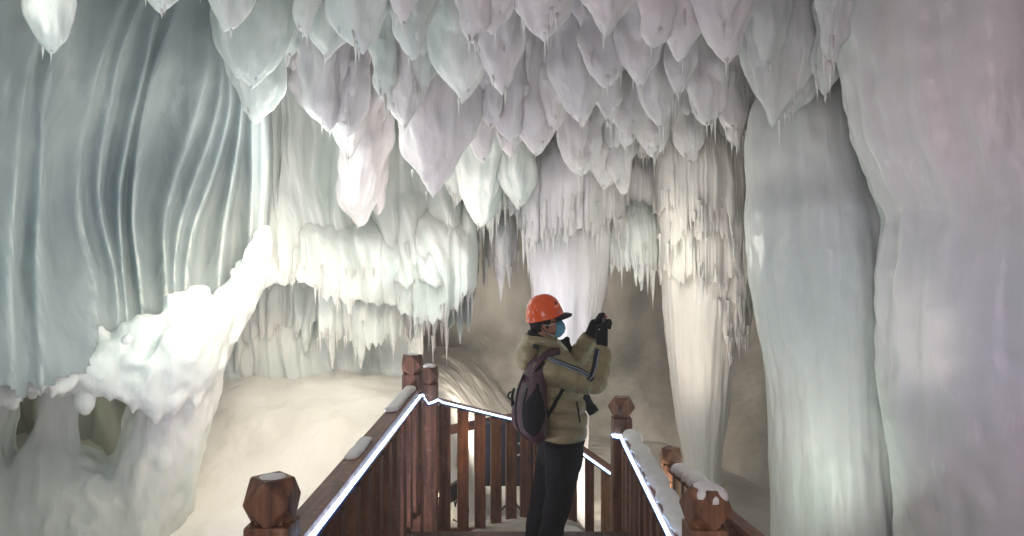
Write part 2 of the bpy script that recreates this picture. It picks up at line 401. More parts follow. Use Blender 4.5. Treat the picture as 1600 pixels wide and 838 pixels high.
# tip x, tip y, width in the photograph, depth (0 = by row), icicles, material, label
LOBES = [
 (388,140,112,6.0,0,'ice_green','big soft grey green lobe right of the folded blue curtain, above the bright wall'),
 (408,195,84,6.6,0,'ice_green','pale grey lobe with its tip in the glow right of the soft green one'),
 (352,52,100,5.3,1,'ice_green','rounded grey lobe over the top of the folded blue ice curtain'),
 (508,96,76,5.9,0,'ice_green','whitish green lobe beside the dark hollow near the upper left'),
 (566,88,96,5.0,3,'ice_green','wide green grey lobe at the top edge, left half of the double one'),
 (643,95,92,5.0,2,'ice_green','wide grey lobe at the top edge, right half of the double one'),
 (627,40,62,4.6,0,'ice','small smooth lobe in front of the wide double lobe at the top edge'),
 (722,164,94,5.7,0,'ice_green','long greenish pointed lobe left of the fat mauve one in the top middle'),
 (741,67,62,4.7,2,'ice','short lobe at the top edge with two drips, left of the ragged one'),
 (771,56,60,4.75,1,'ice','short lobe squeezed behind the two drip lobe at the top edge'),
 (785,149,104,5.5,2,'ice','fat mauve lobe with a sharp tip in the top middle'),
 (850,66,128,4.7,7,'ice','broad lobe with a ragged row of nubs at the top edge above the helmet'),
 (948,61,84,4.9,1,'ice','single sharp lobe at the top edge right of the ragged broad one'),
 (906,192,84,6.4,2,'ice','long twin tipped lobe hanging above the helmet'),
 (512,206,62,6.6,0,'ice','left tip of the beige pair under the whitish green lobe'),
 (541,216,66,6.7,3,'ice','right tip of the beige pair, fringed with drips'),
 (545,250,52,7.4,4,'ice','ragged lower lobe with drips under the beige pair'),
 (633,201,84,6.3,1,'ice','beige lobe overlapping the upper left of the biggest hanging lobe'),
 (672,309,118,6.9,0,'ice','biggest lobe of the ceiling, dark mauve with a centre rib and a deep point'),
 (601,160,34,6.1,5,'ice_green','narrow dripping tongue between the wide double lobe and the beige one'),
 (655,150,44,6.2,4,'ice_green','narrow dripping tongue above the biggest lobe'),
 (768,202,60,6.8,0,'ice','mauve lobe under the fat one, left of a pair'),
 (799,221,66,6.9,0,'ice','mauve lobe under the fat one, right of a pair'),
 (838,244,62,7.0,0,'ice','narrow dark mauve lobe straight above the orange helmet'),
 (753,254,48,7.4,0,'ice','pinkish lobe right of the biggest one'),
 (797,250,56,7.6,3,'ice','pinkish lobe behind the mauve pair'),
 (751,357,84,8.3,2,'ice_green','glowing white lobe hanging lowest beside the blue green fringe'),
 (811,328,64,8.2,2,'ice_green','glowing white lobe with a thin drip above and left of the helmet'),
 (712,322,50,8.8,4,'ice_green','small bright lobe behind the biggest one'),
 (560,356,66,8.0,0,'ice','dark fluted lobe low under the beige pair'),
 (590,338,40,8.3,0,'ice','narrow fluted lobe right of the dark fluted one'),
 (945,139,80,5.9,4,'ice','pinkish lobe with frayed tip under the single sharp one'),
 (1000,138,62,5.8,1,'ice','slim pinkish lobe right of the frayed one'),
 (1021,77,60,5.0,1,'ice','slim lobe at the top edge right of the single sharp one'),
 (1062,97,90,5.1,3,'ice','broad double ribbed lobe at the top edge above the cone shaped ice'),
 (1136,104,96,4.9,0,'ice','broad lobe at the top edge left of the dark gap'),
 (1033,205,58,6.4,5,'ice','fringed lobe above the small glowing fringe'),
 (1059,153,46,5.9,1,'ice','small pointed lobe with a single drip, between two fringed lobes'),
 (1106,197,66,6.2,5,'ice','ribbed lobe with long icicles above the cone shaped ice'),
 (951,199,50,7.0,2,'ice','small mauve lobe between the twin tipped lobe and the fringed one'),
 (975,237,62,7.2,6,'ice','mauve lobe with icicles, upper right of the helmet'),
 (1022,249,56,7.4,6,'ice','mauve lobe with icicles, second to the upper right of the helmet'),
 (1078,260,62,7.6,7,'ice','grey lobe fringed with long icicles behind the ribbed one'),
 (906,276,62,7.6,3,'ice','cream lobe above the gloved hands'),
 (945,297,66,7.9,2,'ice','pinkish lobe over the white ice pillar'),
 (973,306,50,7.8,1,'ice','small fluted lobe beside the pinkish one over the pillar'),
 (1212,198,112,5.6,3,'ice_column','huge pointed lobe joined to the head of the middle column'),
 (1288,152,54,5.3,2,'ice_column','slender lobe in the dark gap between the two right columns'),
 (1298,106,46,4.6,3,'ice_column','short dripping lobe at the top edge beside the nearest column'),
 (1150,232,46,7.0,7,'ice','ragged grey lobe tight against the left side of the middle column'),
 (1240,60,44,5.9,2,'ice_column','small dark lobe deep in the gap above the middle column'),
 (452,90,46,6.4,1,'ice_green','narrow lobe on the left rim of the dark hollow'),
 (478,60,40,5.6,2,'ice_green','small lobe at the top of the dark hollow'),
 (250,22,60,4.9,1,'ice_green','small grey lobe on top of the folded ice at the upper edge'),
 (80,85,64,4.3,0,'ice_green','pale pointed lobe in the upper left corner'),
 (862,206,60,6.9,1,'ice','dim lobe tucked between the narrow dark mauve lobe and the twin tipped one'),
 (690,225,50,7.8,0,'ice_cream','dim cream lobe in the shade behind the biggest lobe'),
]
def lumps(o, amp, f=1.0, seed=0.0, zs=.5):
    """push the skin in and out with a vertically stretched noise"""
    me = o.data; n = len(me.vertices); v = np.empty(n*3); nn = np.empty(n*3)
    me.vertices.foreach_get('co', v); me.vertices.foreach_get('normal', nn); v = v.reshape(-1, 3); nn = nn.reshape(-1, 3)
    k = amp*(gn(v[:, 0]*f+seed, v[:, 1]*f, v[:, 2]*f*zs)+.5*gn(v[:, 0]*f*2.3, v[:, 1]*f*2.3+seed, v[:, 2]*f*zs*1.6)+.3*gn(v[:, 0]*f*5, v[:, 1]*f*5, v[:, 2]*f*zs*2.5+seed))
    v += nn*k[:, None]; me.vertices.foreach_set('co', v.ravel()); me.update()
def warp(o, amp, f, seed):
    me = o.data; n = len(me.vertices); v = np.empty(n*3); me.vertices.foreach_get('co', v); v = v.reshape(-1, 3)
    for k in (0, 1): v[:, k] += amp*(gn(v[:, 0]*f+seed+k*9, v[:, 1]*f, v[:, 2]*f*.8+seed)+.45*gn(v[:, 0]*f*2.4+k*9, v[:, 1]*f*2.4+seed, v[:, 2]*f*1.3))
    me.vertices.foreach_set('co', v.ravel()); me.update()
def make_lobe(tx, ty, wpx, d, nic, mat, label, group=GL, k=None):
    d = d or depth_of(ty); rnd = random.Random(int(tx*7+ty*13))
    tip = P(tx, ty, d); Rr = wpx*.5*d/F
    top = float(roof_z(tip.x, tip.y))+.25; L = max(top-tip.z, 3*Rr)
    root = empty('ice_stalactite', (tip.x, tip.y, tip.z), label, 'stalactite', group)
    mb = MB(); sd = rnd.random()*40
    kk = k or rnd.uniform(1.9, 3.0)
    lean = (rnd.uniform(-.12, .12)*L, rnd.uniform(-.05, .10)*L)
    add_lobe(mb, tip, Rr, L, sd, k=kk, ry=rnd.uniform(.75, 1.05), lean=lean, flute=rnd.uniform(.13, .25), pw=rnd.uniform(.66, .95), seg=52, n=44)
    for q in range(rnd.choice([6, 7, 8])):                         # smaller scales grown on its flanks
        a = rnd.uniform(-math.pi*1.05, .2); rs = Rr*rnd.choice([.14, .18, .24, .32, .42, .5])*rnd.uniform(.85, 1.15)
        up = kk*Rr*rnd.uniform(.12, 1.3); off = Rr*(.15+.68*min(1, up/(kk*Rr))**.6)
        t2 = (tip.x+math.cos(a)*off+lean[0]*up/L, tip.y+math.sin(a)*off, tip.z+up)
        add_lobe(mb, t2, rs, min(L-up, rs*8), rnd.random()*40, k=rnd.uniform(1.5, 3.4), lean=(-math.cos(a)*.25*rs, .5*rs), seg=26, n=26, flute=.16, pw=rnd.uniform(.55, .8))
        if nic and rnd.random() < .6: icicle(root, (t2[0], t2[1], t2[2]+.02), rnd.uniform(.04, .12), rs*.16+.006, rnd)
    o = mb.build('ice_body', M[mat], root); fuse(o, max(.011, Rr*.05), 2, .5); warp(o, Rr*.22, .75/Rr, sd); lumps(o, Rr*.07, 1.1/Rr, sd, .4); lumps(o, Rr*.022, 4.5/Rr, sd+3, .22)
    nic = nic+2
    for q in range(nic):
        a = -math.pi/2+rnd.uniform(-1.5, 1.5); s = rnd.uniform(.05, .6) if q else .03
        rr = Rr*(1-(1-s)**1.75)**.72*.93
        big = 1.7 if nic >= 5 else 1
        icicle(root, (tip.x+rr*math.cos(a), tip.y+rr*math.sin(a), tip.z+s*kk*Rr+.03), rnd.uniform(.06, .16)*big, rnd.uniform(.018, .032), rnd)
    return root
for a in LOBES: make_lobe(*a)
# the small close-packed lobes deeper in the roof
rnd = random.Random(5); k_ = 0
for row, (ty, d, x0, x1, st) in enumerate([(120,7.2,430,1180,62),(185,8.0,470,1170,56),(238,8.8,640,1165,50),(282,9.6,700,1165,44),(300,8.9,830,1170,36),(258,8.3,960,1175,38),(225,7.8,1000,1180,36)]):
    x = x0+row*9
    while x < x1:
        make_lobe(x+rnd.uniform(-9, 9), ty+rnd.uniform(-16, 16), st*rnd.uniform(.75, 1.25), d+rnd.uniform(-.2, .3), rnd.choice([3, 5, 7]), 'ice',
                  'small grey ice lobe packed in the shaded rows behind the large front lobes', 'small ice lobes filling the back rows of the ceiling')
        x += st

# ------------------------------------------------------------------ draped ice: sheets that end in a saw of icicles
def drape(name, x0, x1, top, bot, dep, mat, label, cat='ice curtain', group=None, ics=None, seed=1, flute=.05, thick=.25, nx=None, nyy=46, wave=.12, parent=None, jag=None, curl=.0, hang=1.3, tuck=0.0, fade=0.0, drip=None):
    """x0..x1 and top/bot/dep give the sheet where it hangs; ics = (spacing px, width px, min len, max len) of its icicle tips"""
    rnd = random.Random(seed); nx = nx or int(min(520, (x1-x0)*1.3)+8)
    X = np.linspace(x0, x1, nx)
    topv = np.interp(X, [a for a, b in top], [b for a, b in top]); botv = np.interp(X, [a for a, b in bot], [b for a, b in bot])
    fl = np.zeros(nx); ext = np.zeros(nx)
    if ics:
        sp, wd, lo, hi = ics; x = x0+rnd.uniform(0, sp)
        while x < x1-1:
            w_ = wd*rnd.uniform(.6, 1.5); ln = lo+(hi-lo)*rnd.random()**2.2
            q = np.clip(1-np.abs(X-x)/w_, 0, 1)
            ext = np.maximum(ext, ln*q**hang); fl = np.maximum(fl, np.sqrt(np.clip(1-((X-x)/(w_*1.1))**2, 0, 1)))
            x += sp*rnd.uniform(.55, 1.5)
    botv = botv+ext
    if jag: botv = botv+jag*gn(X*.11, seed, 1)
    T = np.linspace(0, 1, nyy)
    PX, TT = np.meshgrid(X, T); PY = topv+(botv-topv)*TT
    D = np.vectorize(dep)(PX, PY) if not isinstance(dep, (int, float)) else PX*0+dep
    sc_ = D/F
    fd = 1-fade*smooth01((TT-.35)/.5)
    D = D-fd*flute*fl[None, :]*(.35+.65*TT)-fd*wave*fbm(PX*sc_*1.6+seed, PY*sc_*.5, seed*3.3, 3)-flute*.6*gn(PX*sc_*9, PY*sc_*1.1, seed)
    edge = np.clip(np.minimum(PX-x0, x1-PX)/14, 0, 1); D = D+(1-np.sqrt(edge))*thick*.7       # rounded side edges
    D = D+curl*(TT**3)+tuck*np.clip(1-TT/.45, 0, 1)**2
    side = .012*gn(PX*sc_*3, PY*sc_*6, seed+4)
    f = np.stack([(PX-800)*sc_+side, D, EYE-(PY-419)*sc_], -1)
    tap = (1-TT**6*.9)*(.25+.75*edge)
    bk = f.copy(); bk[..., 1] += thick*tap+.01
    V = np.concatenate([f.reshape(-1, 3), bk.reshape(-1, 3)]); n, m = PX.shape; K = n*m
    Fc = [q for q in ring_faces(n, m, False, False)]
    Fb = [(a+K, d_+K, c_+K, b+K) for a, b, c_, d_ in Fc]
    S = []
    for i in range(n-1):
        S.append((i*m, (i+1)*m, (i+1)*m+K, i*m+K)); S.append((i*m+m-1, i*m+m-1+K, (i+1)*m+m-1+K, (i+1)*m+m-1))
    for j in range(m-1):
        S.append((j, j+K, j+1+K, j+1)); r0 = (n-1)*m; S.append((r0+j, r0+j+1, r0+j+1+K, r0+j+K))
    mid = f[n//2, m//2]
    if parent is not None: o = mesh_obj(name, V, Fc+Fb+S, M[mat], parent)
    else: o = mesh_obj(name, V, Fc+Fb+S, M[mat], loc=(mid[0], mid[1], f[0, :, 2].max()))
    if drip:
        hold = parent if parent is not None else o
        for q in range(drip[0]):
            i_ = rnd.randrange(3, nx-3); r_ = int(nyy*rnd.choice([.95, .9, .8, .97, .65])); pt = f[r_, i_]; ln = drip[1]+(drip[2]-drip[1])*rnd.random()**2
            icicle(hold, (pt[0], pt[1]-.01, pt[2]+.03), ln, .018+.10*ln*rnd.uniform(.5, 1), rnd)
    if parent is not None: return o
    return tag(o, label, cat, group)

# the folded blue curtain at the left: ridge lines traced down the ice, each with its own hollow beside it
YL = [-260, -60, 50, 100, 160, 220, 290, 350, 420, 500, 560, 600]
RID = [
 [-330,-320,-310,-305,-300,-300,-300,-300,-300,-300,-300,-300],
 [-190,-180,-170,-165,-160,-160,-160,-160,-160,-160,-160,-160],
 [40,20,-20,-30,-34,-38,-42,-45,-45,-45,-40,-40],
 [150,118,62,46,36,30,24,20,18,18,20,22],
 [230,160,97,78,67,65,63,60,57,60,64,66],
 [280,220,172,155,143,127,121,126,145,152,150,150],
 [300,250,198,182,172,160,153,160,179,186,180,178],
 [330,270,238,228,212,200,186,186,191,200,200,198],
 [345,300,262,240,226,215,208,206,217,224,222,220],
 [360,322,303,296,283,262,243,233,226,232,236,234],
 [375,345,324,328,313,293,270,256,259,262,262,260],
 [390,362,344,348,342,326,300,280,271,276,280,280],
 [398,372,354,357,361,347,326,302,290,292,296,296],
 [402,384,364,367,369,361,340,325,322,324,324,324],
 [408,392,376,379,378,373,362,351,344,342,340,340],
 [416,402,392,392,394,395,394,392,388,380,372,366],
 [434,420,408,406,409,410,410,406,402,390,380,372]]
nrow = 150; PYc = np.linspace(-260, 665, nrow); sub = 12
cols = []
RI = [np.interp(PYc, YL, r) for r in RID]
del RI[13], RI[9]
RI = [r+2.5*gn(PYc*.005, i*3.7, 1.1) for i, r in enumerate(RI)]
for i in range(len(RI)): 
    k3 = np.ones(9)/9; RI[i] = np.convolve(np.pad(RI[i], 4, mode='edge'), k3, 'valid')
uu = []
for i in range(len(RI)-1):
    for s in range(sub):
        u = s/sub; cols.append(RI[i]*(1-u)+RI[i+1]*u); uu.append((i, u))
cols.append(RI[-1]); uu.append((len(RI)-1, 0))
PXc = np.array(cols).T; PYg = np.repeat(PYc[:, None], PXc.shape[1], 1)
U = np.array([u for i, u in uu]); I = np.array([i for i, u in uu])
prof = np.where(U < .38, np.sin(U/.38*np.pi/2)**1.5, np.cos((U-.38)/.62*np.pi/2)**1.2)
seg_w = np.abs(np.diff(np.array(RI), axis=0)).T; seg_w = np.concatenate([seg_w, seg_w[:, -1:]], 1)[:, I]
Dc = np.interp(PXc, [-340, 0, 200, 400, 440], [3.9, 4.9, 5.9, 6.9, 7.3])
alc = np.exp(-((PXc-200)/190.)**2)*np.exp(-((PYg-330)/190.)**2)            # the alcove's hollow
amp = np.clip(seg_w*Dc/F*1.0, .01, .22)*np.interp(PYg, [-260, 0, 120, 260, 420, 500, 560], [.25, .3, .5, .85, 1.0, .45, .15])*np.array([random.Random(q*3+1).uniform(.3, 1.2) for q in range(40)])[I][None, :]
Dc = Dc+.8*alc+amp*prof[None, :]+.06*fbm(PXc*.006, PYg*.004, 2.2, 3)+.006*gn(PXc*.09, PYg*.012, 4)
s_ = Dc/F; Fv = np.stack([(PXc-800)*s_, Dc, EYE-(PYg-419)*s_], -1)
n, m = PXc.shape; Bk = Fv.copy(); Bk[..., 1] += .45; Bk[..., 0] -= .55*np.interp(PXc, [-340, 250, 430], [1, .8, 0])
K = n*m; f1 = ring_faces(n, m, False, False); f2 = [(a+K, d_+K, c_+K, b+K) for a, b, c_, d_ in f1]; S = []
for i in range(n-1):
    S.append((i*m, (i+1)*m, (i+1)*m+K, i*m+K)); S.append((i*m+m-1, i*m+m-1+K, (i+1)*m+m-1+K, (i+1)*m+m-1))
for j in range(m-1):
    S.append((j, j+K, j+1+K, j+1)); r0 = (n-1)*m; S.append((r0+j, r0+j+1, r0+j+1+K, r0+j+K))
cutb = np.interp(PXc, [-330,60,110,150,200,250,300,340,380,440], [612,612,598,578,570,565,545,515,455,400])
cutb = cutb+46*np.abs(gn(PXc*.055, 1.5, 2))-10+9*gn(PXc*.22, 3, 3)
Dc_ = 0
keep = (PYg < cutb).ravel(); keep2 = np.concatenate([keep, keep])
f1 = [q for q in f1 if all(keep[i] for i in q)]; f2 = [q for q in f2 if all(keep2[i] for i in q)]; S = [q for q in S if all(keep2[i] for i in q)]
o = mesh_obj('ice_curtain', np.concatenate([Fv.reshape(-1, 3), Bk.reshape(-1, 3)]), f1+f2+S, M['ice_blue'], loc=P(200, 500, 5.9))
at_ = o.data.attributes.new('crust', 'FLOAT', 'POINT'); cr = np.exp(-(np.minimum(U, 1-U)/.10)**2)[None, :]*np.interp(PYg, [-100, 120, 230, 330, 480, 540, 600], [.0, .0, .15, .45, .5, .3, .4])
at_.data.foreach_set('value', np.concatenate([cr.ravel(), cr.ravel()]).astype('f'))
tag(o, 'great blue grey ice curtain with long curving folds filling the left side', 'ice curtain')

# lofted masses: rings given as (centre, half width, half depth) along z or along x
def vloft(name, rows, mat, label, cat, seed=1, flute=.06, rough=.05, seg=96, n=90, ex=2.0, group=None, parent=None, fz=1.0, bulk=.12, mb=None):
    """rows: (py, left px, right px, depth of the axis, half depth in metres), top to bottom"""
    A = spline([(r[0], r[1], r[2], r[3], r[4]) for r in rows], n)
    a = np.linspace(0, 2*np.pi, seg, endpoint=False); V = []
    for py, l, r, d, hd in A:
        c = P((l+r)/2, py, d); hw = max(.01, (r-l)/2*d/F)
        ca, sa = np.cos(a), np.sin(a)
        e = 2/ex; X = np.sign(ca)*np.abs(ca)**e*hw; Y = np.sign(sa)*np.abs(sa)**e*max(hd, .01)
        lo = min(hw, hd)
        f = 1+bulk*gn(ca*1.2+seed, sa*1.2, c.z*.8*fz+seed)+flute*gn(ca*4+seed, sa*4, c.z*.55*fz)+flute*.5*gn(ca*10+seed, sa*10, c.z*.8*fz)+rough*.4*gn(ca*5, sa*5, c.z*6+seed)
        V.append(np.stack([c.x+X*f, c.y+Y*f, c.z+0*a], -1))
    V = np.concatenate(V); c = P((A[-1][1]+A[-1][2])/2, A[-1][0], A[-1][3])
    if mb is not None: mb.add(V, ring_faces(n, seg)); return
    if parent is not None: return mesh_obj(name, V, ring_faces(n, seg), M[mat], parent)
    o = mesh_obj(name, V, ring_faces(n, seg), M[mat], loc=c); return tag(o, label, cat, group)
def hloft(name, cols, mat, label, cat, seed=1, bumpy=.10, seg=64, n=150, fine=.03, group=None, mb=None):
    """cols: (px, top py, bottom py, depth, half depth), left to right"""
    A = spline([c for c in cols], n); a = np.linspace(0, 2*np.pi, seg, endpoint=False); V = []
    for px, t, b, d, hd in A:
        c = P(px, (t+b)/2, d); hz = max(.01, (b-t)/2*d/F); ca, sa = np.cos(a), np.sin(a)
        f = 1+bumpy*gn(ca*1.5+seed, sa*1.5, px*.018)+fine*gn(ca*4+seed, sa*4, px*.06)+bumpy*.5*gn(ca*2.5+seed, sa*2.5+3, px*.045)
        V.append(np.stack([c.x+0*a, c.y+ca*hd*f, c.z+sa*hz*f], -1))
    if mb is not None: mb.add(np.concatenate(V), ring_faces(n, seg)); return
    o = mesh_obj(name, np.concatenate(V), ring_faces(n, seg), M[mat], loc=P(A[n//2][0], A[n//2][2], A[n//2][3])); return tag(o, label, cat, group)

# bright ledge under the curtain, its drips, pillar, rock foot
LB = MB()
hloft(None, [(40,590,606,5.7,.1),(70,575,610,5.85,.3),(95,556,604,5.95,.42),(130,530,612,6.1,.42),(165,520,612,6.15,.4),(200,518,622,6.2,.4),(240,546,640,6.3,.4),
   (265,526,640,6.35,.4),(285,494,620,6.4,.38),(310,490,610,6.45,.36),(335,474,590,6.5,.34),(360,444,530,6.6,.30),(380,412,490,6.75,.28),(398,378,460,6.9,.26),(412,352,430,7.05,.2),(424,352,400,7.1,.1)],
   None, None, None, seed=4, bumpy=.16, fine=.06, mb=LB)
vloft(None, [(420,372,412,6.95,.16),(460,340,396,6.8,.22),(500,300,380,6.75,.28),(545,258,362,6.75,.34),(590,226,344,6.75,.38),(640,208,330,6.75,.40),(700,190,318,6.8,.44),(760,176,306,6.8,.48),(820,160,296,6.8,.55),(880,140,290,6.8,.6)], None, None, None, seed=9, flute=.09, bulk=.16, mb=LB)
vloft(None, [(560,56,128,6.4,.22),(620,66,118,6.45,.17),(670,58,116,6.45,.18),(720,30,130,6.45,.28),(790,-10,170,6.45,.4),(880,-40,200,6.5,.5)], None, None, None, seed=13, flute=.10, bulk=.2, mb=LB)
vloft(None, [(585,-90,6,6.1,.2),(650,-80,10,6.1,.2),(720,-90,2,6.1,.3),(900,-100,30,6.1,.4)], None, None, None, seed=15, flute=.08, bulk=.2, mb=LB)
hloft(None, [(-200,715,960,6.4,.5),(-60,712,950,6.45,.5),(40,722,930,6.5,.5),(120,712,910,6.55,.5),(180,724,890,6.6,.5),(240,740,880,6.7,.4)], None, None, None, seed=30, bumpy=.14, fine=.10, mb=LB)
lr = random.Random(4)
for px, ww, ln in [(-8,14,24),(14,9,30),(33,7,14),(55,10,10),(76,8,16),(96,9,12)]:
    dd = float(np.interp(px, [0,110],[5.16,5.6])); add_lobe(LB, P(px, 618+ln*.7, dd), ww*dd/F, .22, lr.random()*30, k=3, lean=(0, .12), seg=26, n=26, flute=.14, pw=.8)
for px, py, ww, ln in [(104,606,13,22),(134,650,10,44),(158,622,16,26),(180,630,13,40),(214,650,18,50),(244,668,14,46),(268,650,20,60),(300,640,16,60),(322,612,12,40),(345,588,11,38),(366,540,8,22),(20,632,12,26),(52,630,14,24),(80,618,10,22)]:
    dd = float(np.interp(px, [0,200,400],[5.6,5.95,6.75])); tp = P(px, py, dd); Rr = ww*dd/F
    add_lobe(LB, tp, Rr, max(ln*3.2*dd/F, 4*Rr), lr.random()*30, k=lr.uniform(2, 4), lean=(0, .16), seg=26, n=26, flute=.14, pw=.75)
for i in range(16):                                                # knobbly crust along its back
    px = lr.uniform(90, 380); tt = np.interp(px, [90,130,200,240,290,335,380,398], [560,532,520,548,494,476,412,382]); dd = float(np.interp(px, [0,200,400],[5.6,6.0,6.75]))
    py = tt+lr.uniform(-2, 40); r_ = lr.uniform(6, 20)*dd/F
    ellipsoid(LB, P(px, py, dd-lr.uniform(-.2, .12)), (r_*1.2, r_, r_*lr.uniform(.6, 1.5)), nu=12, nv=8)
o = LB.build('ice_ledge', M['ice_green'], loc=P(240, 860, 6.8)); fuse(o, .028, 3, .5); warp(o, .05, 1.6, 5); lumps(o, .045, 2.4, 3, .45); lumps(o, .016, 9, 7, .45)
tag(o, 'glowing white jagged ledge sweeping up under the blue curtain, melting down into a pale foot', 'ice ledge')
def bf(v): return lambda x, y: v
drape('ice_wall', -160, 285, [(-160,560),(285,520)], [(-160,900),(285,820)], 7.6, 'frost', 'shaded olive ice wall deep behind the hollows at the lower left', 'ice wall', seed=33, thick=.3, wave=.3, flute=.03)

# the bright back wall behind and right of the curtain, its shelf, and long fringe
drape('ice_wall', 352, 720, [(352,20),(520,90),(720,160)], [(352,470),(400,450),(480,430),(560,440),(720,440)], lambda x, y: float(np.interp(x, [352,400,450,560,720],[8.0,8.1,8.6,9.2,9.1]))-.5*max(0, (y-300)/140.), 'ice_green',
      'bright white rippled ice wall beyond the curtain, above the shelf', 'ice wall', seed=41, flute=.12, ics=(34, 20, 0, 18), thick=.4, wave=.42)
drape('ice_shelf', 396, 745, [(405,340),(430,322),(520,330),(600,320),(660,290),(745,280)], [(405,415),(440,420),(480,440),(530,462),(580,470),(620,478),(650,500),(690,492),(712,480),(745,440)],
      lambda x, y: float(np.interp(x, [396,450,560],[8.0,8.6,9.0]))-.5*np.sin(np.clip((y-330)/150., 0, 1)*np.pi*.6), 'ice_green', 'bulging cyan white ice shelf with a toothed lower lip, centre left', 'ice shelf', seed=45, flute=.08, ics=(12, 8, 2, 34), thick=.5, wave=.42, tuck=.7, nyy=70, drip=(55, .06, .30))
def flow_d(x, y): return 9.45-.10*np.sin((x-330)/60.)-1.15*np.clip((y-520)/200., 0, 1)**1.7
drape('ice_curtain', 318, 655, [(318,335),(655,390)], [(318,760),(500,720),(600,700),(655,640)], flow_d, 'ice_green', 'long grey green slope of fine fluted ice running from the shelf down into the snow', seed=51, flute=.085, ics=(10, 8, 0, 20), thick=.4, wave=.3, nx=460, nyy=90, fade=.85)
drape('ice_curtain', 330, 500, [(330,395),(500,415)], [(330,560),(400,520),(500,500)], 9.15, 'ice_green', 'short pale drapery with uneven tongues just right of the glowing ledge', seed=58, flute=.12, drip=(20, .1, .35), ics=(13, 9, 2, 60), thick=.3, wave=.25, hang=.9, tuck=.3)
drape('ice_curtain', 490, 645, [(490,420),(645,430)], [(490,510),(560,530),(600,520),(645,520)], 9.0, 'ice_green', 'pale green drapery of long uneven tongues under the middle of the shelf', seed=52, flute=.12, drip=(30, .1, .4), ics=(10, 7, 4, 60), thick=.3, wave=.25, hang=.9, tuck=.3)
drape('ice_fringe', 628, 745, [(628,440),(745,400)], [(628,480),(690,480),(745,430)], 9.0, 'icicle', 'row of long thin mauve icicles over the double posts', seed=55, flute=.06, drip=(24, .1, .6), ics=(6.5, 4, 20, 95), thick=.15, wave=.06, hang=.9)
drape('ice_curtain', 668, 748, [(668,300),(748,330)], [(668,400),(700,500),(735,500),(748,410)], 9.4, 'ice_blue', 'blue grey fluted ice curtain below the glowing white lobe', seed=57, flute=.09, ics=(12, 7, 4, 40), thick=.25)
# rows of fringes receding under the roof, centre and right
FR = [
 (745,850,215,330,8.7,(9,5,10,60),'ice_green','pale green fringe just left of the white pillar head'),
 (752,812,330,392,9.0,(12,6,20,100),'icicle','group of very long separate icicles left of the helmet, in front of the dark wall'),
 (820,905,185,312,8.8,(10,6,6,50),'ice','grey fringe with fine icicles, upper left of the pillar head'),
 (868,985,195,335,8.5,(9,6,6,44),'ice','grey mauve fringe across the head of the white pillar'),
 (815,960,215,362,8.2,(11,7,4,34),'ice','lowest fringe of fine icicles wrapped on the head of the white pillar'),
 (980,1090,200,290,9.0,(8,5,10,56),'ice','dim grey fringe of thin icicles, left of the roof corner'),
 (1060,1178,190,270,8.7,(8,5,12,64),'ice','dim grey fringe of thin icicles beside the middle column'),
 (955,1085,215,330,8.7,(8,5,8,50),'ice','second row of grey icicles above the glowing fringe'),
 (1060,1182,200,322,8.4,(8,5,10,54),'ice','second row of grey icicles beside the middle column'),
 (948,1046,310,416,8.5,(7,4.5,8,46),'ice_green','glowing white fringe of close icicles left of the cone shaped ice'),
]
for (x0, x1, t, b, d, ic, mt, lb) in FR:
    sd = int(x0*3+t); r_ = random.Random(sd)
    xs = np.linspace(x0, x1, 6); dd = r_.uniform(-1, 1)
    o = drape('ice_fringe', x0, x1, [(x, t+r_.uniform(-12, 12)) for x in xs], [(x, b+r_.uniform(-13, 13)) for x in xs],
          (lambda x, y, d=d, x0=x0, x1=x1: d+.35*abs((x-(x0+x1)/2)/((x1-x0)/2.))**2), mt, lb, group='fringes of icicles under the back of the ceiling', ics=ic, seed=sd, flute=.08, thick=.25, wave=.2, hang=.85, tuck=.3, drip=(int((x1-x0)*.32), .10, .50))
# white pillar behind the person
def tapered(x0, x1, t, b, d, Rr, pxl, pxr):
    pass
pil = [(170,800,985,9.1,.5),(250,800,980,9.1,.5),(330,812,968,9.0,.55),(380,818,956,9.0,.56),(430,826,952,9.0,.55),(480,832,944,9.0,.52),(540,842,932,9.0,.46),(600,850,922,9.0,.40),(680,858,918,9.0,.34),(760,862,915,9.0,.32),(830,855,920,9.0,.36),(900,840,935,9.0,.45)]
vloft('ice_pillar', pil, 'ice', 'tapering white ice pillar straight behind the person', 'ice pillar', seed=61, flute=.05, bulk=.06, seg=120)
# cone shaped ice, right of centre
def cone_d(x, y):
    l, r = np.interp(y, [300, 440, 560, 740], [1022, 1034, 1046, 1070]), np.interp(y, [300, 440, 560, 740], [1190, 1180, 1158, 1122])
    u = np.clip((x-(l+r)/2)/((r-l)/2), -1, 1); return 8.25-.50*np.sqrt(1-u*u*.98)
cone = empty('hanging_ice_cone', P(1095, 740, 8.25), 'large cream cone of ice with stepped icicle skirts, right of centre behind the rail', 'ice cone')
vloft('ice_body', [(150,1030,1185,8.3,.5),(230,1030,1185,8.3,.5),(330,1030,1183,8.25,.52),(420,1036,1172,8.2,.5),(500,1042,1152,8.2,.44),(580,1048,1142,8.2,.38),(660,1058,1134,8.2,.30),(720,1070,1126,8.2,.22),(760,1066,1130,8.2,.24),(830,1040,1150,8.2,.5)], 'ice_cream', None, None, seed=66, flute=.09, parent=cone, seg=130, bulk=.05)
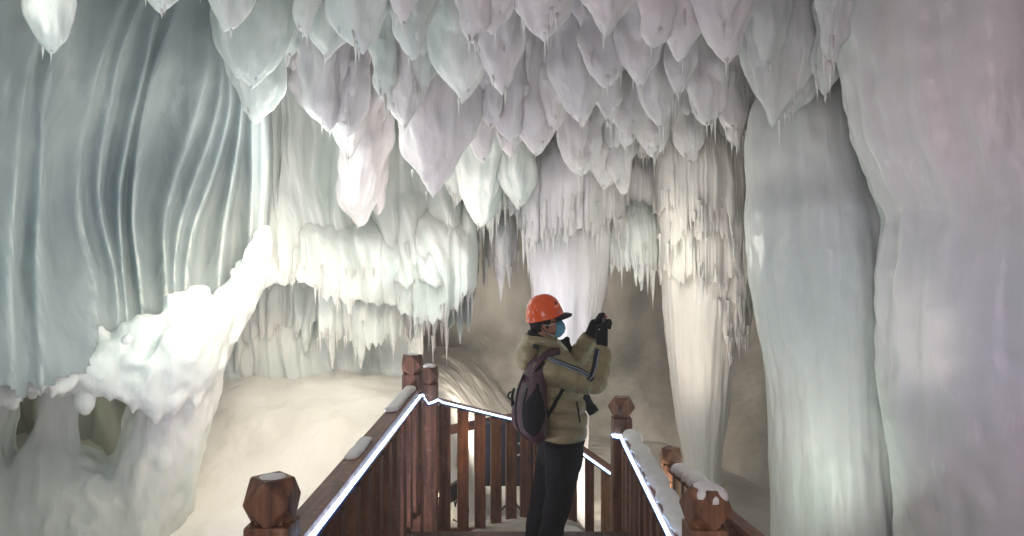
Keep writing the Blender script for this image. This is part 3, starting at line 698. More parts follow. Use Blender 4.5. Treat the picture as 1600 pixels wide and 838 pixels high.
for i, (x0, x1, t, b, ic, off) in enumerate([(1022,1186,190,326,(6,4,6,44),.12),(1026,1184,262,372,(6,4,6,46),.07),(1030,1182,320,424,(6.5,4,6,38),.05),(1112,1178,410,470,(8,5,10,60),-.0),(1128,1172,450,520,(8,5,16,70),.03)]):
    drape('icicle_skirt', x0, x1, [(x0,t),(x1,t-6)], [(x0+(x1-x0)*q/8, b+random.Random(i*9+q).uniform(-20, 14)) for q in range(9)], (lambda x, y, off=off: cone_d(x, y)-off), 'ice_cream', None, parent=cone, ics=ic, seed=70+i, flute=.09, thick=.12, wave=.10, hang=.85, tuck=.16, drip=(17, .10, .42))
# the two great columns at the right
vloft('ice_column', [(-120,1160,1360,6.5,.6),(40,1190,1345,6.5,.55),(120,1195,1345,6.5,.55),(170,1178,1352,6.4,.6),(230,1171,1366,6.4,.65),(290,1176,1380,6.4,.66),(335,1172,1394,6.35,.70),(390,1174,1402,6.35,.73),(430,1177,1404,6.35,.74),(520,1190,1402,6.35,.72),(600,1203,1400,6.35,.70),(700,1207,1405,6.35,.70),(838,1213,1420,6.35,.72),(960,1200,1440,6.35,.8),(1080,1180,1460,6.35,.9)],
      'ice_column', 'tall smooth grey blue ice column, the middle one between the cream cone and the nearest column', 'ice column', seed=81, flute=.035, bulk=.04, seg=220, n=200)
vloft('ice_column', [(-260,1268,2000,4.9,.85),(0,1303,1950,4.9,.85),(100,1322,1900,4.9,.84),(200,1343,1880,4.9,.84),(270,1370,1870,4.9,.83),(320,1395,1860,4.9,.82),(345,1400,1860,4.9,.82),(400,1392,1860,4.9,.84),(500,1384,1860,4.9,.86),(600,1386,1860,4.9,.86),(700,1400,1870,4.9,.86),(770,1412,1880,4.9,.86),(838,1418,1890,4.9,.86),(1000,1400,1950,4.9,.9),(1260,1380,2000,4.9,1.0)],
      'ice_column', 'broadest ice column, pinkish grey, nearest at the right edge', 'ice column', seed=85, flute=.04, bulk=.05, seg=260, n=220)
# ------------------------------------------------------------------ wooden walkway
YD0, YD1 = -1.5, 5.43
deck = empty('boardwalk', (0, 2, -.02), 'dark frosted plank walkway the person stands on', 'walkway')
mb = MB(); y = YD0
while y < YD1-.1:
    box(mb, (0.03, y+.07, -.02), (.92, .066, .02), bev=.004); y += .142
mb.build('deck_board', M['wood_deck'], deck)
mb = MB()
for x in (-.82, 0, .9): box(mb, (x, (YD0+YD1)/2, -.12), (.05, (YD1-YD0)/2, .078), bev=.004)
for y in (0, 2.6, 5.1):
    for x in (-.82, .9): box(mb, (x, y, -.8), (.06, .06, .6), bev=.004)
mb.build('deck_frame', M['wood_deck'], deck)

def knob_mesh(mb, c, h, rot=0.0, squash=1.0):
    """the cut cube on a post: every corner sliced to the middle of its edges"""
    bm = bmesh.new()
    vs = []
    for a in (-1, 1):
        for b in (-1, 1):
            vs += [bm.verts.new((a, b, 0)), bm.verts.new((a, 0, b)), bm.verts.new((0, a, b))]
    bmesh.ops.convex_hull(bm, input=bm.verts)
    bmesh.ops.dissolve_limit(bm, angle_limit=.02, verts=bm.verts, edges=bm.edges)
    bmesh.ops.bevel(bm, geom=list(bm.edges), offset=.045, segments=2, affect='EDGES')
    m3 = Matrix.Rotation(rot, 3, 'Z'); bm.verts.index_update()
    mb.add([tuple(m3 @ Vector((v.co.x*h, v.co.y*h, v.co.z*h*squash))+Vector(c)) for v in bm.verts], [[v.index for v in f.verts] for f in bm.faces]); bm.free()
def post(parent, x, y, z0, ztop, kz, hw=.078, kh=.085, rot=0.0):
    """square newel with a collar groove and a cut cube knob"""
    mb = MB(); zg = ztop-.13
    box(mb, (x, y, (z0+zg-.012)/2), (hw, hw, (zg-.012-z0)/2), bev=.006)
    box(mb, (x, y, zg-.006), (hw*.88, hw*.88, .0075), bev=.002)
    box(mb, (x, y, (zg+ztop)/2), (hw*.97, hw*.97, (ztop-zg)/2), bev=.008)
    p = mb.build('post', M['wood_v'], parent, smooth=False)
    k = MB(); box(k, (x, y, ztop+.006), (hw*.62, hw*.62, .012), bev=.002)
    knob_mesh(k, (x, y, kz), kh, rot)
    k.build('knob', M['wood_v'], p, smooth=False); return p
rnd = random.Random(11)
def baluster(parent, x, y, z0, z1, hw=.038, mat='wood_v', yaw=0):
    mb = MB(); box(mb, (x, y, (z0+z1)/2), (hw, hw*.95, (z1-z0)/2), Matrix.Rotation(yaw+rnd.uniform(-.03, .03), 3, 'Z'), bev=.004)
    return mb.build('baluster', M[mat], parent, smooth=False)

# left railing
LX = -.765
rl = empty('wooden_railing', (LX, 4.0, 0), 'red brown railing left of the walkway, two snow patches on its top board', 'railing')
p1 = post(rl, -.80, 2.46, -.3, 1.105, 1.178, .076, .075); p2 = post(rl, -.772, 5.72, -.3, 1.13, 1.202, .076, .076)
mb = MB(); beam(mb, (LX, 2.50, 1.012), (LX, 5.68, 1.005), .10, .045, .006); mb.build('handrail', M['wood_y'], rl, smooth=False)
mb = MB(); beam(mb, (LX, 2.50, .952), (LX, 5.68, .945), .05, .07, .004); mb.build('under_rail', M['wood_y'], rl, smooth=False)
mb = MB(); beam(mb, (LX, 2.50, .10), (LX, 5.68, .10), .05, .09, .004); mb.build('bottom_rail', M['wood_y'], rl, smooth=False)
y = 2.78
while y < 5.6: baluster(rl, LX, y, .10, .93, .060); y += .30
# railing running on down from the second post
sr = empty('wooden_railing', (-.65, 6.2, 0), 'railing stepping down behind the person with spaced balusters', 'railing')
A0, A1 = Vector((-.655, 6.2, .835)), Vector((.38, 7.75, .265))
p3 = post(sr, -.70, 6.22, -.9, .975, 1.045, .074, .074)
post(sr, .42, 7.8, -1.4, .36, .44)
dv = (A1-A0)
mb = MB(); beam(mb, A0+Vector((0, 0, .005)), A1, .10, .045, .006); mb.build('handrail', M['wood_y'], sr, smooth=False)
mb = MB(); beam(mb, A0-Vector((0, 0, 1.14)), A1-Vector((0, 0, 1.10)), .06, .12, .004); mb.build('bottom_rail', M['wood_y'], sr, smooth=False)
yaw = math.atan2(dv.y, dv.x)
for i in range(7):
    t = (i+.55)/7.3; p = A0+dv*t; baluster(sr, p.x, p.y, p.z-1.12, p.z-.02, .050, yaw=.1)
# short return railing right of the person
rr = empty('wooden_railing', (.7, 7, 0), 'short low railing between the person and the right hand post, one baluster bare yellow wood', 'railing')
B0, B1 = P(872, 677, 7.5), P(962, 741, 6.55)
mb = MB(); beam(mb, B0, B1, .08, .05, .006); mb.build('handrail', M['wood_x'], rr, smooth=False)
for i, (px, mt) in enumerate([(897,'wood_v'),(924,'wood_v'),(948,'wood_pale')]):
    t = (px-872)/90.; p = B0+(B1-B0)*t; baluster(rr, p.x, p.y, p.z-1.25, p.z-.02, .040, mt)
mb = MB(); beam(mb, B0-Vector((0, 0, 1.28)), B1-Vector((0, 0, 1.28)), .06, .1, .004); mb.build('bottom_rail', M['wood_x'], rr, smooth=False)
# right railing
rg = empty('wooden_railing', (.8, 4.2, 0), 'dark red railing right of the walkway, its top board buried in snow', 'railing')
G0, G1 = Vector((.775, 2.95, .715)), Vector((.925, 5.92, .615))
p4 = post(rg, .735, 2.80, -.3, .975, 1.045, .076, .074, .25)
post(rg, .885, 5.95, -1.2, .745, .83, .078, .080, .5)
mb = MB(); beam(mb, G0, G1, .10, .045, .006); mb.build('handrail', M['wood_y'], rg, smooth=False)
mb = MB(); beam(mb, G0-Vector((0, 0, .062)), G1-Vector((0, 0, .062)), .05, .07, .004); mb.build('under_rail', M['wood_y'], rg, smooth=False)
n_ = 11
for i in range(n_):
    t = (i+.5)/n_; p = G0+(G1-G0)*t; baluster(rg, p.x, p.y, -.25, p.z-.09, .052)
# outer railing at the lower right
og = empty('wooden_railing', (1.35, 5, 0), 'half hidden outer railing at the lower right with a snow covered end', 'railing')
O0, O1 = P(1050, 722, 5.95), P(1195, 852, 4.35)
post(og, O0.x, O0.y+.05, -.9, O0.z-.02, O0.z+.03, .07, .075)
mb = MB(); beam(mb, O0-Vector((0, 0, .05)), O1, .09, .045, .006); mb.build('handrail', M['wood_y'], og, smooth=False)
for i in range(8):
    p = O0+(O1-O0)*((i+.7)/8); baluster(og, p.x, p.y, -.8, p.z-.04, .038)

# ------------------------------------------------------------------ snow lying on the wood
def snow_strip(a, b, wd, h, label, seed, group='snow lying on the railings', n=60, seg=20, lumps=.35):
    a, b = Vector(a), Vector(b); d = (b-a).normalized(); s = d.cross(Vector((0, 0, 1))).normalized(); u = s.cross(d); L = (b-a).length
    V = []
    for i in range(n):
        t = i/(n-1); e = min(1, min(t, 1-t)*L/(wd*.45)); e = math.sqrt(max(e, .0004)*(2-e))
        lw = wd/2*e*(1+lumps*.6*float(gn(t*L*4+seed, 1, 1))); lh = h*e*(1+lumps*float(gn(t*L*5+seed, 5, 2)))
        off = .1*wd*float(gn(t*L*3, seed, 7))
        for j in range(seg):
            an = math.pi*j/(seg-1)
            V.append(a+d*(t*L)+s*(math.copysign(abs(math.cos(an))**.7, math.cos(an))*lw*(1+.25*float(gn(t*L*16+seed, 3 if math.cos(an) > 0 else 8, 4)))+off)+u*(math.sin(an)**.8*lh if 0 < j < seg-1 else -.004))
    f = ring_faces(n, seg, True, True)
    o = mesh_obj('snow_patch', [tuple(v) for v in V], f, M['snow_cap'], loc=a); return tag(o, label, 'snow', group)
zt = 1.036
snow_strip((LX-.012, 3.52, zt), (LX-.012, 3.95, zt), .070, .016, 'lozenge shaped snow patch halfway along the left handrail', 3)
snow_strip((LX-.010, 4.68, zt), (LX-.006, 5.6, zt), .082, .026, 'long snow patch at the far end of the left handrail', 5)
up_ = Vector((.012, 0, .024))
snow_strip(G0+(G1-G0)*.02+up_, G0+(G1-G0)*.95+up_, .115, .045, 'thick lumpy snow along the whole right handrail', 8, n=130, lumps=.9)
snow_strip(O0+Vector((.02, -.12, -.02)), O0+(O1-O0)*.42+Vector((0, 0, .02)), .16, .06, 'snow on the outer handrail beside the small dark knob', 9)
def snow_cap(x, y, z, r, h, label, seed):
    mb = MB(); n, m = 12, 28; V = []
    for i in range(n):
        t = i/(n-1)
        for j in range(m):
            a = 2*math.pi*j/m; rr_ = r*math.sin(t*math.pi/2)*(1+.22*float(gn(math.cos(a)*1.5+seed, math.sin(a)*1.5, 2)))+.001
            V.append((x+rr_*math.cos(a), y+rr_*math.sin(a), z+h*math.cos(t*math.pi/2)-(.012*(1 if i == n-1 else 0))))
    mb.add(V, ring_faces(n, m)); o = mb.build('snow_heap', M['snow_cap'], loc=(x, y, z)); return tag(o, label, 'snow', 'snow caps on the post knobs')
snow_cap(.740, 2.80, 1.085, .074, .05, 'big snow dome on the nearest right hand knob', 2)
snow_cap(-.80, 2.46, 1.248, .046, .012, 'thin frost cap on the nearest left hand knob', 4)
snow_cap(-.772, 5.72, 1.272, .052, .018, 'snow cap on the farther left hand knob', 6)
snow_cap(-.70, 6.22, 1.118, .055, .022, 'snow cap on the second of the paired knobs, beside the stepping railing', 7)
# snow drift on the steps behind the balusters
drift = MB(); gx_, gy_ = np.meshgrid(np.linspace(-1.35, .9, 70), np.linspace(5.75, 8.2, 50))
gz_ = -.29-.40*smooth01((gy_-6.0)/2.2)+.07*fbm(gx_*1.6, gy_*1.6, 4, 3)-.5*smooth01((np.abs(gx_+.2)-.75)/.5)
o = grid_obj('snow_drift', gx_, gy_, gz_, M['frost']); tag(o, kind='structure')

# ------------------------------------------------------------------ led strips
def led(pts, label):
    root = empty('led_strip', pts[0], label, 'light strip', 'glowing led strips on the railings')
    mb = MB(); tube(mb, pts, .0095, seg=10, n=len(pts), smoothp=False); mb.build('glowing_tube', M['led'], root)
    mb = MB()
    q = [Vector(p)+Vector((0, 0, -.015)) for p in pts]; tube(mb, q, .010, seg=8, n=len(q), smoothp=False); mb.build('sleeve', M['led_case'], root)
xi = LX+.066
led([(xi-.002, 2.5, 1.012), (xi, 4.0, .995), (xi, 5.62, .975), (-.685, 5.68, .965), P(656,616,5.68), P(662,622,5.9), P(668,631,6.08), P(676,629,6.09), P(684,625,6.1)]+
    [tuple(A0+dv*t+Vector((.045, -.055, .0))) for t in (.02, .3, .6, 1.0)], 'blue white led strip along the left rail, dipping at the paired posts')
led([tuple(B0+Vector((-.05, -.03, .012))), tuple(B1+Vector((-.05, -.03, .012)))], 'short blue white led strip on the low railing right of the person')
gi = Vector((-.062, 0, -.008))
led([(.985, 5.93, .62), (.985, 5.86, .62), (.885, 5.862, .615), (.805, 5.86, .618), (.80, 5.88, .62), (.805, 5.855, .61), (.86, 5.85, .603), tuple(G1+gi+Vector((0, -.12, .002)))]+[tuple(G0+(G1-G0)*t+gi) for t in (.9, .5, .0)], 'blue white led strip wrapped round the far right post and down the right rail')

# ------------------------------------------------------------------ lamp, cabinet, frame behind the railing
fl = empty('flood_light', P(703, 772, 7.0), 'small black floodlight glowing warm behind the first balusters', 'floodlight')
c = P(709, 768, 7.0)
m3 = Matrix.Rotation(R(-35), 3, 'Y') @ Matrix.Rotation(R(-15), 3, 'Z')
mb = MB(); box(mb, c, (.10, .05, .07), m3, bev=.01)
for i in range(5): box(mb, c+m3 @ Vector((.03+.018*i, .058, 0)), (.004, .02, .06), m3)
mb.build('housing', M['rubber'], fl, smooth=False)
mb = MB(); box(mb, c+m3 @ Vector((-.118, 0, 0)), (.020, .047, .066), m3, bev=.006); mb.build('lens', M['lamp_glass'], fl, smooth=False)
mb = MB(); tube(mb, [c+Vector((0, -.07, 0)), c+Vector((.02, -.07, -.12)), c+Vector((.02, .07, -.12)), c+Vector((0, .07, 0))], .008, seg=8, n=4, smoothp=False); mb.build('bracket', M['rubber'], fl)
light('SPOT', 'flood_beam', c+m3 @ Vector((-.13, 0, 0)), 60, (1.0, .80, .55), .06, c+Vector((-1.2, .5, .9)), 130)
light('POINT', 'flood_spill', P(752, 700, 6.3), 1.6, (1.0, .55, .28), .08)
fr = empty('timber_frame', P(745, 665, 8.0), 'rough timber frame holding the electric cabinet', 'frame')
mb = MB(); beam(mb, P(700, 672, 8.05), P(842, 645, 8.05), .09, .09, .008); mb.build('cross_beam', M['wood_x'], fr, smooth=False)
mb = MB(); tube(mb, [P(721, 668, 7.98), P(719, 720, 7.98), P(720, 800, 7.98), P(722, 850, 7.98)], [.032, .036, .034, .036], seg=16, n=20); mb.build('round_leg', M['wood_v'], fr)
mb = MB(); beam(mb, P(835, 650, 8.1), P(835, 860, 8.1), .11, .08, .006); mb.build('square_leg', M['wood_v'], fr, smooth=False)
mb = MB(); box(mb, P(722, 678, 7.93), (.038, .012, .042), bev=.004); box(mb, P(748, 681, 7.93), (.028, .012, .05), bev=.004); mb.build('steel_bracket', M['bracket'], fr, smooth=False)
cb = empty('electric_cabinet', P(785, 760, 7.9), 'dark blue steel cabinet hung behind the balusters, with rows of white marks', 'cabinet')
mb = MB(); cc = P(790, 708, 7.9); box(mb, cc, (.27, .10, .33), bev=.012); mb.build('case', M['cabinet'], cb, smooth=False)
mb = MB(); box(mb, cc+Vector((.02, -.108, 0)), (.235, .008, .30), bev=.004); d_ = mb.build('door', M['cabinet'], cb, smooth=False)
for (px, py, wx, ang) in [(811,694,.012,0), (819,690,.030,.25), (813,711,.036,.3), (796,720,.007,0), (801,718,.007,0), (822,705,.01,.3)]:
    mb = MB(); p = P(px, py, 7.76); p.y = cc.y-.119; box(mb, p, (wx, .0022, .010), Matrix.Rotation(-ang, 3, 'Y')); mb.build('white_mark', M['white'], d_, smooth=False)
mb = MB(); box(mb, cc+Vector((-.24, -.122, .0)), (.010, .010, .05), bev=.003); mb.build('handle', M['silver'], d_, smooth=False)
mb = MB(); box(mb, P(747, 715, 7.86), (.045, .06, .30), bev=.01); mb.build('side_box', M['bracket'], cb, smooth=False)
def cable(pts, label):
    mb = MB(); tube(mb, pts, .0085, seg=8, n=60); o = mb.build('cable', M['cable'], loc=pts[0]); return tag(o, label, 'cable', 'loose cables under the cabinet')
cable([P(722,770,7.0), P(730,785,7.0), P(731,805,7.0), P(722,820,7.0), P(708,812,7.05)], 'black cable looping down from the floodlight')
cable([P(688,790,7.0), P(696,800,7.0), P(694,812,7.0), P(684,800,7.05), P(690,782,7.0)], 'tangled cable left of the floodlight')
cable([P(770,808,7.6), P(780,800,7.6), P(790,790,7.6), P(800,775,7.8), P(797,755,7.85)], 'thin cable rising to the cabinet from the left')
cable([P(803,755,7.85), P(806,785,7.6), P(818,800,7.5), P(832,806,7.5), P(845,812,7.5)], 'thick cable falling from the cabinet towards the person')

# mist in the cave air
hb = MB(); box(hb, (0, 6.5, 1.6), (15.5, 14.5, 5.6)); hm = bpy.data.materials.new('mist'); hm.use_nodes = True; ht = hm.node_tree; ht.nodes.clear()
ho = ht.nodes.new('ShaderNodeOutputMaterial'); hv = ht.nodes.new('ShaderNodeVolumePrincipled'); hv.inputs['Color'].default_value = (.95, .93, .90, 1); hv.inputs['Density'].default_value = 0.014
hv.inputs['Anisotropy'].default_value = .2; ht.links.new(hv.outputs[0], ho.inputs['Volume'])
o = hb.build('haze', hm, smooth=False); tag(o, kind='stuff')
# ------------------------------------------------------------------ the person
PY_ = 5.0
def Q(px, py, y=PY_): return np.array(P(px, py, y))       # where a body point stands, at the person's distance
def QV(px, py, dy=0.0):
    v = P(px, py, PY_); return np.array([v.x, PY_+dy, v.z])
per = empty('person', (.25, PY_, 0), 'person in khaki padded jacket and black trousers raising both gloved hands', 'person')
psi = R(18); fdir = np.array([math.cos(psi), math.sin(psi), 0]); gdir = np.array([-math.sin(psi), math.cos(psi), 0])
def rings(mb, rows, seg=48, n=70, quilt=None, ex=2.3, seed=0):
    """rows: z, centre x, centre y, half depth, half width"""
    A = spline(rows, n); a = np.linspace(0, 2*np.pi, seg, endpoint=False); V = []
    for i, (z, cx, cy_, hd, hw) in enumerate(A):
        ca, sa = np.cos(a), np.sin(a); e = 2/ex
        q = 1+(quilt(z) if quilt else 0)+.03*gn(ca*2+seed, sa*2, z*11)+.018*gn(ca*5, sa*5, z*22+seed)
        X = np.sign(ca)*np.abs(ca)**e*hd*q; Y = np.sign(sa)*np.abs(sa)**e*hw*q
        c = np.array([cx, cy_, z]); V.append(c+X[:, None]*fdir+Y[:, None]*gdir)
    mb.add(np.concatenate(V), ring_faces(n, seg)); return mb
# shoulders, elbows, wrists
shN, elN, wrN = QV(846,566,-.17), QV(924,590,-.20), QV(938,541,-.10)
shF, elF, wrF = QV(868,560,.20), QV(898,578,.17), QV(924,527,.06)
# body (mostly under clothes)
b = MB()
ellipsoid(b, QV(855,497), (.090, .074, .118), Matrix.Rotation(R(8), 3, 'Y'))
ellipsoid(b, QV(866,508), (.062, .060, .075))
tube(b, [QV(848,512), QV(846,530), QV(846,548)], [.058, .058, .075], n=14)
tube(b, [QV(846,548), QV(854,600), QV(866,650), QV(872,700)], [.09, .10, .09, .10], n=20)
for s_, e_, w_ in ((shN, elN, wrN), (shF, elF, wrF)): tube(b, [s_, (s_+e_)/2, e_], [.05, .045, .038], n=14); tube(b, [e_, (e_+w_)/2, w_], [.038, .034, .026], n=14)
for dy, kx in ((-.09, 872), (.10, 866)): tube(b, [QV(874,695,dy*.9), QV(kx,760,dy), QV(kx-14,850,dy)], [.06, .045, .035], n=20)
ob = b.build('body', M['skin'], per); fuse(ob, .012, 2)
# ear, nose bridge, hair
mb = MB(); ellipsoid(mb, QV(849,512,-.074), (.017, .010, .030), Matrix.Rotation(R(-12), 3, 'Y')); ellipsoid(mb, QV(850,512,-.080), (.009, .006, .018)); mb.build('ear', M['skin'], per)
mb = MB(); ellipsoid(mb, QV(869,503,-.030), (.010, .014, .007)); mb.build('eye', M['hair'], per)
mb = MB(); ellipsoid(mb, QV(846,500), (.092, .080, .080)); ellipsoid(mb, QV(842,511), (.060, .066, .055)); tube(mb, [QV(858,497,-.07), QV(856,506,-.072), QV(854,514,-.07)], [.012, .010, .006], n=8)
oh = mb.build('hair', M['hair'], per); fuse(oh, .008, 1)
mb = MB(); tube(mb, [QV(853,503,-.078), QV(860,502,-.082), QV(872,502,-.055)], .0032, seg=6, n=10)
for dy in (-.045, .03):
    tube(mb, [QV(873+2*math.cos(t)*1.4, 503.5+4.2*math.sin(t), dy+.026*math.cos(t)) for t in np.linspace(0, 6.28, 14)], .0025, seg=6, n=24)
mb.build('glasses', M['rubber'], per)
# face mask
n, m = 14, 20; V = []; rot = Matrix.Rotation(R(4), 3, 'Y'); c0 = QV(863,512)
for i in range(n):
    t = -1+2*i/(n-1)
    for j in range(m):
        s_ = -1+2*j/(m-1); an = s_*1.25
        rx, ry = .084+.010*(1-t*t), .070; ple = .0022*math.cos(t*14)
        sc2 = math.sqrt(max(.0, 1-(t*.72)**2))
        v = Vector((math.cos(an)*(rx*sc2+ple)*1.02, math.sin(an)*ry*sc2*1.06, .062*t)); v = rot @ v
        V.append((c0[0]+v.x-.006, c0[1]+v.y, c0[2]+v.z))
om = mesh_obj('face_mask', V, ring_faces(n, m, False, False), M['mask'], per); sm = om.modifiers.new('t', 'SOLIDIFY'); sm.thickness = .004
mb = MB(); 
for a_, b_ in (((866,505),(850,507)), ((866,524),(850,517))): tube(mb, [QV(a_[0],a_[1],-.068), QV((a_[0]+b_[0])/2,(a_[1]+b_[1])/2+1,-.078), QV(b_[0],b_[1],-.082)], .0022, seg=6, n=10)
mb.build('ear_loop', M['white'], om)
# helmet: domed shell, rolled rim, black peak
hc = QV(851.5,497); tilt = Matrix.Rotation(R(-12), 3, 'Y'); V = []; n, m = 34, 64
for i in range(n):
    t = i/(n-1); th = t*math.pi/2*1.02
    for j in range(m):
        a = 2*math.pi*j/m; ca, sa = math.cos(a), math.sin(a)
        rx = .122+.006*max(0, ca); rr_ = math.sin(th)**.88; hz = .158*math.cos(th)
        fl = .007*max(0, (t-.9)/.1)
        ridge = .004*math.exp(-(sa*3)**2)*math.sin(th)
        v = tilt @ Vector((ca*(rx*rr_+fl), sa*(.108*rr_+fl), hz+ridge-.004*(t > .96)))
        V.append((hc[0]+v.x, hc[1]+v.y, hc[2]+v.z))
oh_ = mesh_obj('helmet', V, ring_faces(n, m, False), M['helmet'], per); sm = oh_.modifiers.new('t', 'SOLIDIFY'); sm.thickness = .005; sm.offset = -1
V = []; n, m = 10, 26
for i in range(n):
    t = i/(n-1)
    for j in range(m):
        a = (-1+2*j/(m-1))*1.05; rr_ = 1+.52*t*math.cos(a*1.3)**.6 if abs(a*1.3) < 1.5 else 1
        v = tilt @ Vector((math.cos(a)*.122*rr_-.004, math.sin(a)*.106*(1+.05*t), -.012-.012*t*t-.010*t+.010*(1-abs(a))))
        V.append((hc[0]+v.x, hc[1]+v.y, hc[2]+v.z))
ok = mesh_obj('peak', V, ring_faces(n, m, False, False), M['rubber'], oh_); sm = ok.modifiers.new('t', 'SOLIDIFY'); sm.thickness = .017
def on_shell(px, py, lift=.002):
    """a point on the camera side of the helmet shell"""
    q = QV(px, py); r = tilt.inverted() @ Vector((q[0]-hc[0], 0, q[2]-hc[2]))
    k = 1-(r.x/.134)**2-(r.z/.158)**2; y = -.108*math.sqrt(max(k, .02))-lift
    v = tilt @ Vector((r.x, y, r.z)); return np.array([hc[0]+v.x, hc[1]+v.y, hc[2]+v.z])
mb = MB()
for px, py in ((826,498.5), (839,499.5), (838.5,484)): ellipsoid(mb, on_shell(px, py), (.006, .004, .006), nu=10, nv=8)
mb.build('rivet', M['white'], oh_)
def decal(pts, w_, mat, nm='sticker'):
    mb = MB(); tube(mb, [on_shell(a, b) for a, b in pts], w_, seg=6, n=max(8, len(pts)*4)); return mb.build(nm, M[mat], oh_)
cx0, cy0 = 867, 474.5
decal([(cx0+3.6*math.cos(t), cy0+4.6*math.sin(t)) for t in np.linspace(0, 6.28, 12)], .0028, 'white')
mb = MB(); ellipsoid(mb, on_shell(cx0, cy0, .0), (.011, .004, .015), nu=12, nv=10); mb.build('sticker', M['rubber'], oh_)
decal([(860,494),(863,490),(862,494),(866,488),(867,492),(870,486),(871,489),(874,484)], .0022, 'stripe')
decal([(862,496),(868,493),(875,489),(877,486)], .0018, 'white')
decal([(859,482),(862,479),(864,483)], .0016, 'jacket_dark')

mb = MB(); tube(mb, [QV(841,502,-.085), QV(850,515,-.088), QV(860,524,-.060), QV(868,530,-.02)], .0035, seg=6, n=16); mb.build('chin_strap', M['rubber'], oh_)
# jacket
qt = lambda z: -.085*np.exp(-((((z-.84)/.098) % 1.0-.5)/.14)**2)
j_ = MB()
rings(j_, [(.795,.325,5.02,.148,.222),(.82,.328,5.02,.158,.232),(.90,.325,5.02,.168,.245),(1.0,.315,5.02,.172,.245),(1.12,.300,5.02,.172,.245),(1.24,.280,5.02,.168,.25),(1.33,.255,5.02,.152,.25),(1.39,.235,5.02,.135,.215),(1.44,.225,5.02,.105,.145),(1.475,.225,5.02,.085,.10),(1.50,.225,5.02,.08,.09)], n=110, seg=72, quilt=qt)
def qarm(k, ph=0): return lambda t: 1-.15*math.exp(-((((t*k+ph) % 1)-.5)/.14)**2)
shn2 = shN+np.array([-.02, .05, .0])
tube(j_, [shn2, shN+(elN-shN)*.45+np.array([0,-.01,-.01]), elN+np.array([-.02,0,0])], [.112, .105, .090], seg=30, n=44, mod=qarm(3.4))
tube(j_, [elN+np.array([-.025,0,0]), (elN+wrN)/2+np.array([.006,0,.0]), wrN], [.090, .082, .062], seg=30, n=40, mod=qarm(2.4,.2))
ellipsoid(j_, elN+np.array([.0,0,-.002]), (.085, .082, .080))
tube(j_, [shF, (shF+elF)/2, elF], [.105, .095, .082], seg=26, n=36, mod=qarm(3))
tube(j_, [elF, (elF+wrF)/2, wrF], [.084, .076, .058], seg=26, n=36, mod=qarm(2.4))
oj = j_.build('jacket', M['jacket'], per); fuse(oj, .009, 1, .5)
# hood lying on the back, collar
h_ = MB()
ellipsoid(h_, QV(826,548,-.03), (.085, .155, .085), Matrix.Rotation(R(20), 3, 'Y')); ellipsoid(h_, QV(820,560,-.02), (.062, .13, .080))
tube(h_, [QV(826,530,.13), QV(822,528,.02), QV(826,530,-.10), QV(846,530,-.155), QV(866,537,-.13), QV(878,548,-.05)], [.030, .032, .034, .030, .026, .020], seg=14, n=40)
tube(h_, [QV(826,530,.13), QV(846,528,.165), QV(868,536,.13), QV(879,547,.02)], [.030, .030, .026, .018], seg=14, n=30)
ohd = h_.build('hood', M['jacket'], oj); fuse(ohd, .010, 4, .6)
mb = MB(); tube(mb, [QV(830,523,.08), QV(829,520,0), QV(833,522,-.08), QV(848,528,-.12), QV(860,533,-.11)], [.018, .022, .022, .016, .008], seg=10, n=30); mb.build('hood_lining', M['black'], oj)
mb = MB(); tube(mb, [QV(845,529,-.185), QV(860,536,-.165), QV(872,545,-.12), QV(877,556,-.08)], .005, seg=6, n=24); mb.build('zip', M['silver'], oj)
ellip = MB(); ellipsoid(ellip, QV(835,537,-.185), (.020, .014, .014)); ellipsoid(ellip, QV(838,540,-.19), (.010, .012, .012)); ellip.build('toggle', M['jacket_dark'], oj)
# surface strips: found by casting onto the jacket from the camera side
from mathutils.bvhtree import BVHTree
def bvh_of(*objs):
    vs, fs = [], []
    for o in objs:
        p0 = o.location.copy(); q = o.parent
        while q is not None: p0 = p0+q.location; q = q.parent
        k = len(vs); vs += [v.co+p0 for v in o.data.vertices]; fs += [[i+k for i in p.vertices] for p in o.data.polygons]
    return BVHTree.FromPolygons(vs, fs)
JB = bvh_of(oj, ohd)
def onj(px, py, lift=.004, tree=None):
    q = QV(px, py, 0); h = (tree or JB).ray_cast(Vector((q[0], 3.5, q[2])), Vector((0, 1, 0)))
    return np.array(h[0])-np.array([0, lift, 0]) if h[0] is not None else QV(px, py, -.2)
def ribbon(name, pts, w_, mat, parent, th=.004, lift=.004, n=40, tree=None, leaf=False):
    """a flat band following the jacket; pts in photo pixels, w_ half width in pixels"""
    S = spline([(a, b) for a, b in pts], n); T = np.gradient(S, axis=0); T /= np.linalg.norm(T, axis=1)[:, None]; Nn = np.stack([-T[:, 1], T[:, 0]], 1)
    V = []
    for i in range(n):
        for k in (-1, -.4, .4, 1): V.append(onj(*(S[i]+Nn[i]*w_*k*(max(.12, math.sin(math.pi*(.06+.9*i/(n-1))**1.6)) if leaf else 1)), lift, tree))
    V = np.array(V).reshape(n, 4, 3)
    for _ in range(3): V[1:-1] = (V[:-2]+2*V[1:-1]+V[2:])/4
    o = mesh_obj(name, V, ring_faces(n, 4, False, False), M[mat], parent); s_ = o.modifiers.new('t', 'SOLIDIFY'); s_.thickness = th; s_.offset = 0; return o
ribbon('sleeve_stripe', [(848,549),(862,556),(880,563),(900,570),(913,578),(919,584)], 3.4, 'jacket_dark', oj)
ribbon('sleeve_stripe', [(848,548),(862,555),(880,562),(900,569),(914,577)], .8, 'stripe', oj, lift=.009)
ribbon('sleeve_stripe', [(848,551.5),(862,558),(880,565.5),(900,572.5),(912,580)], .8, 'stripe', oj, lift=.009)
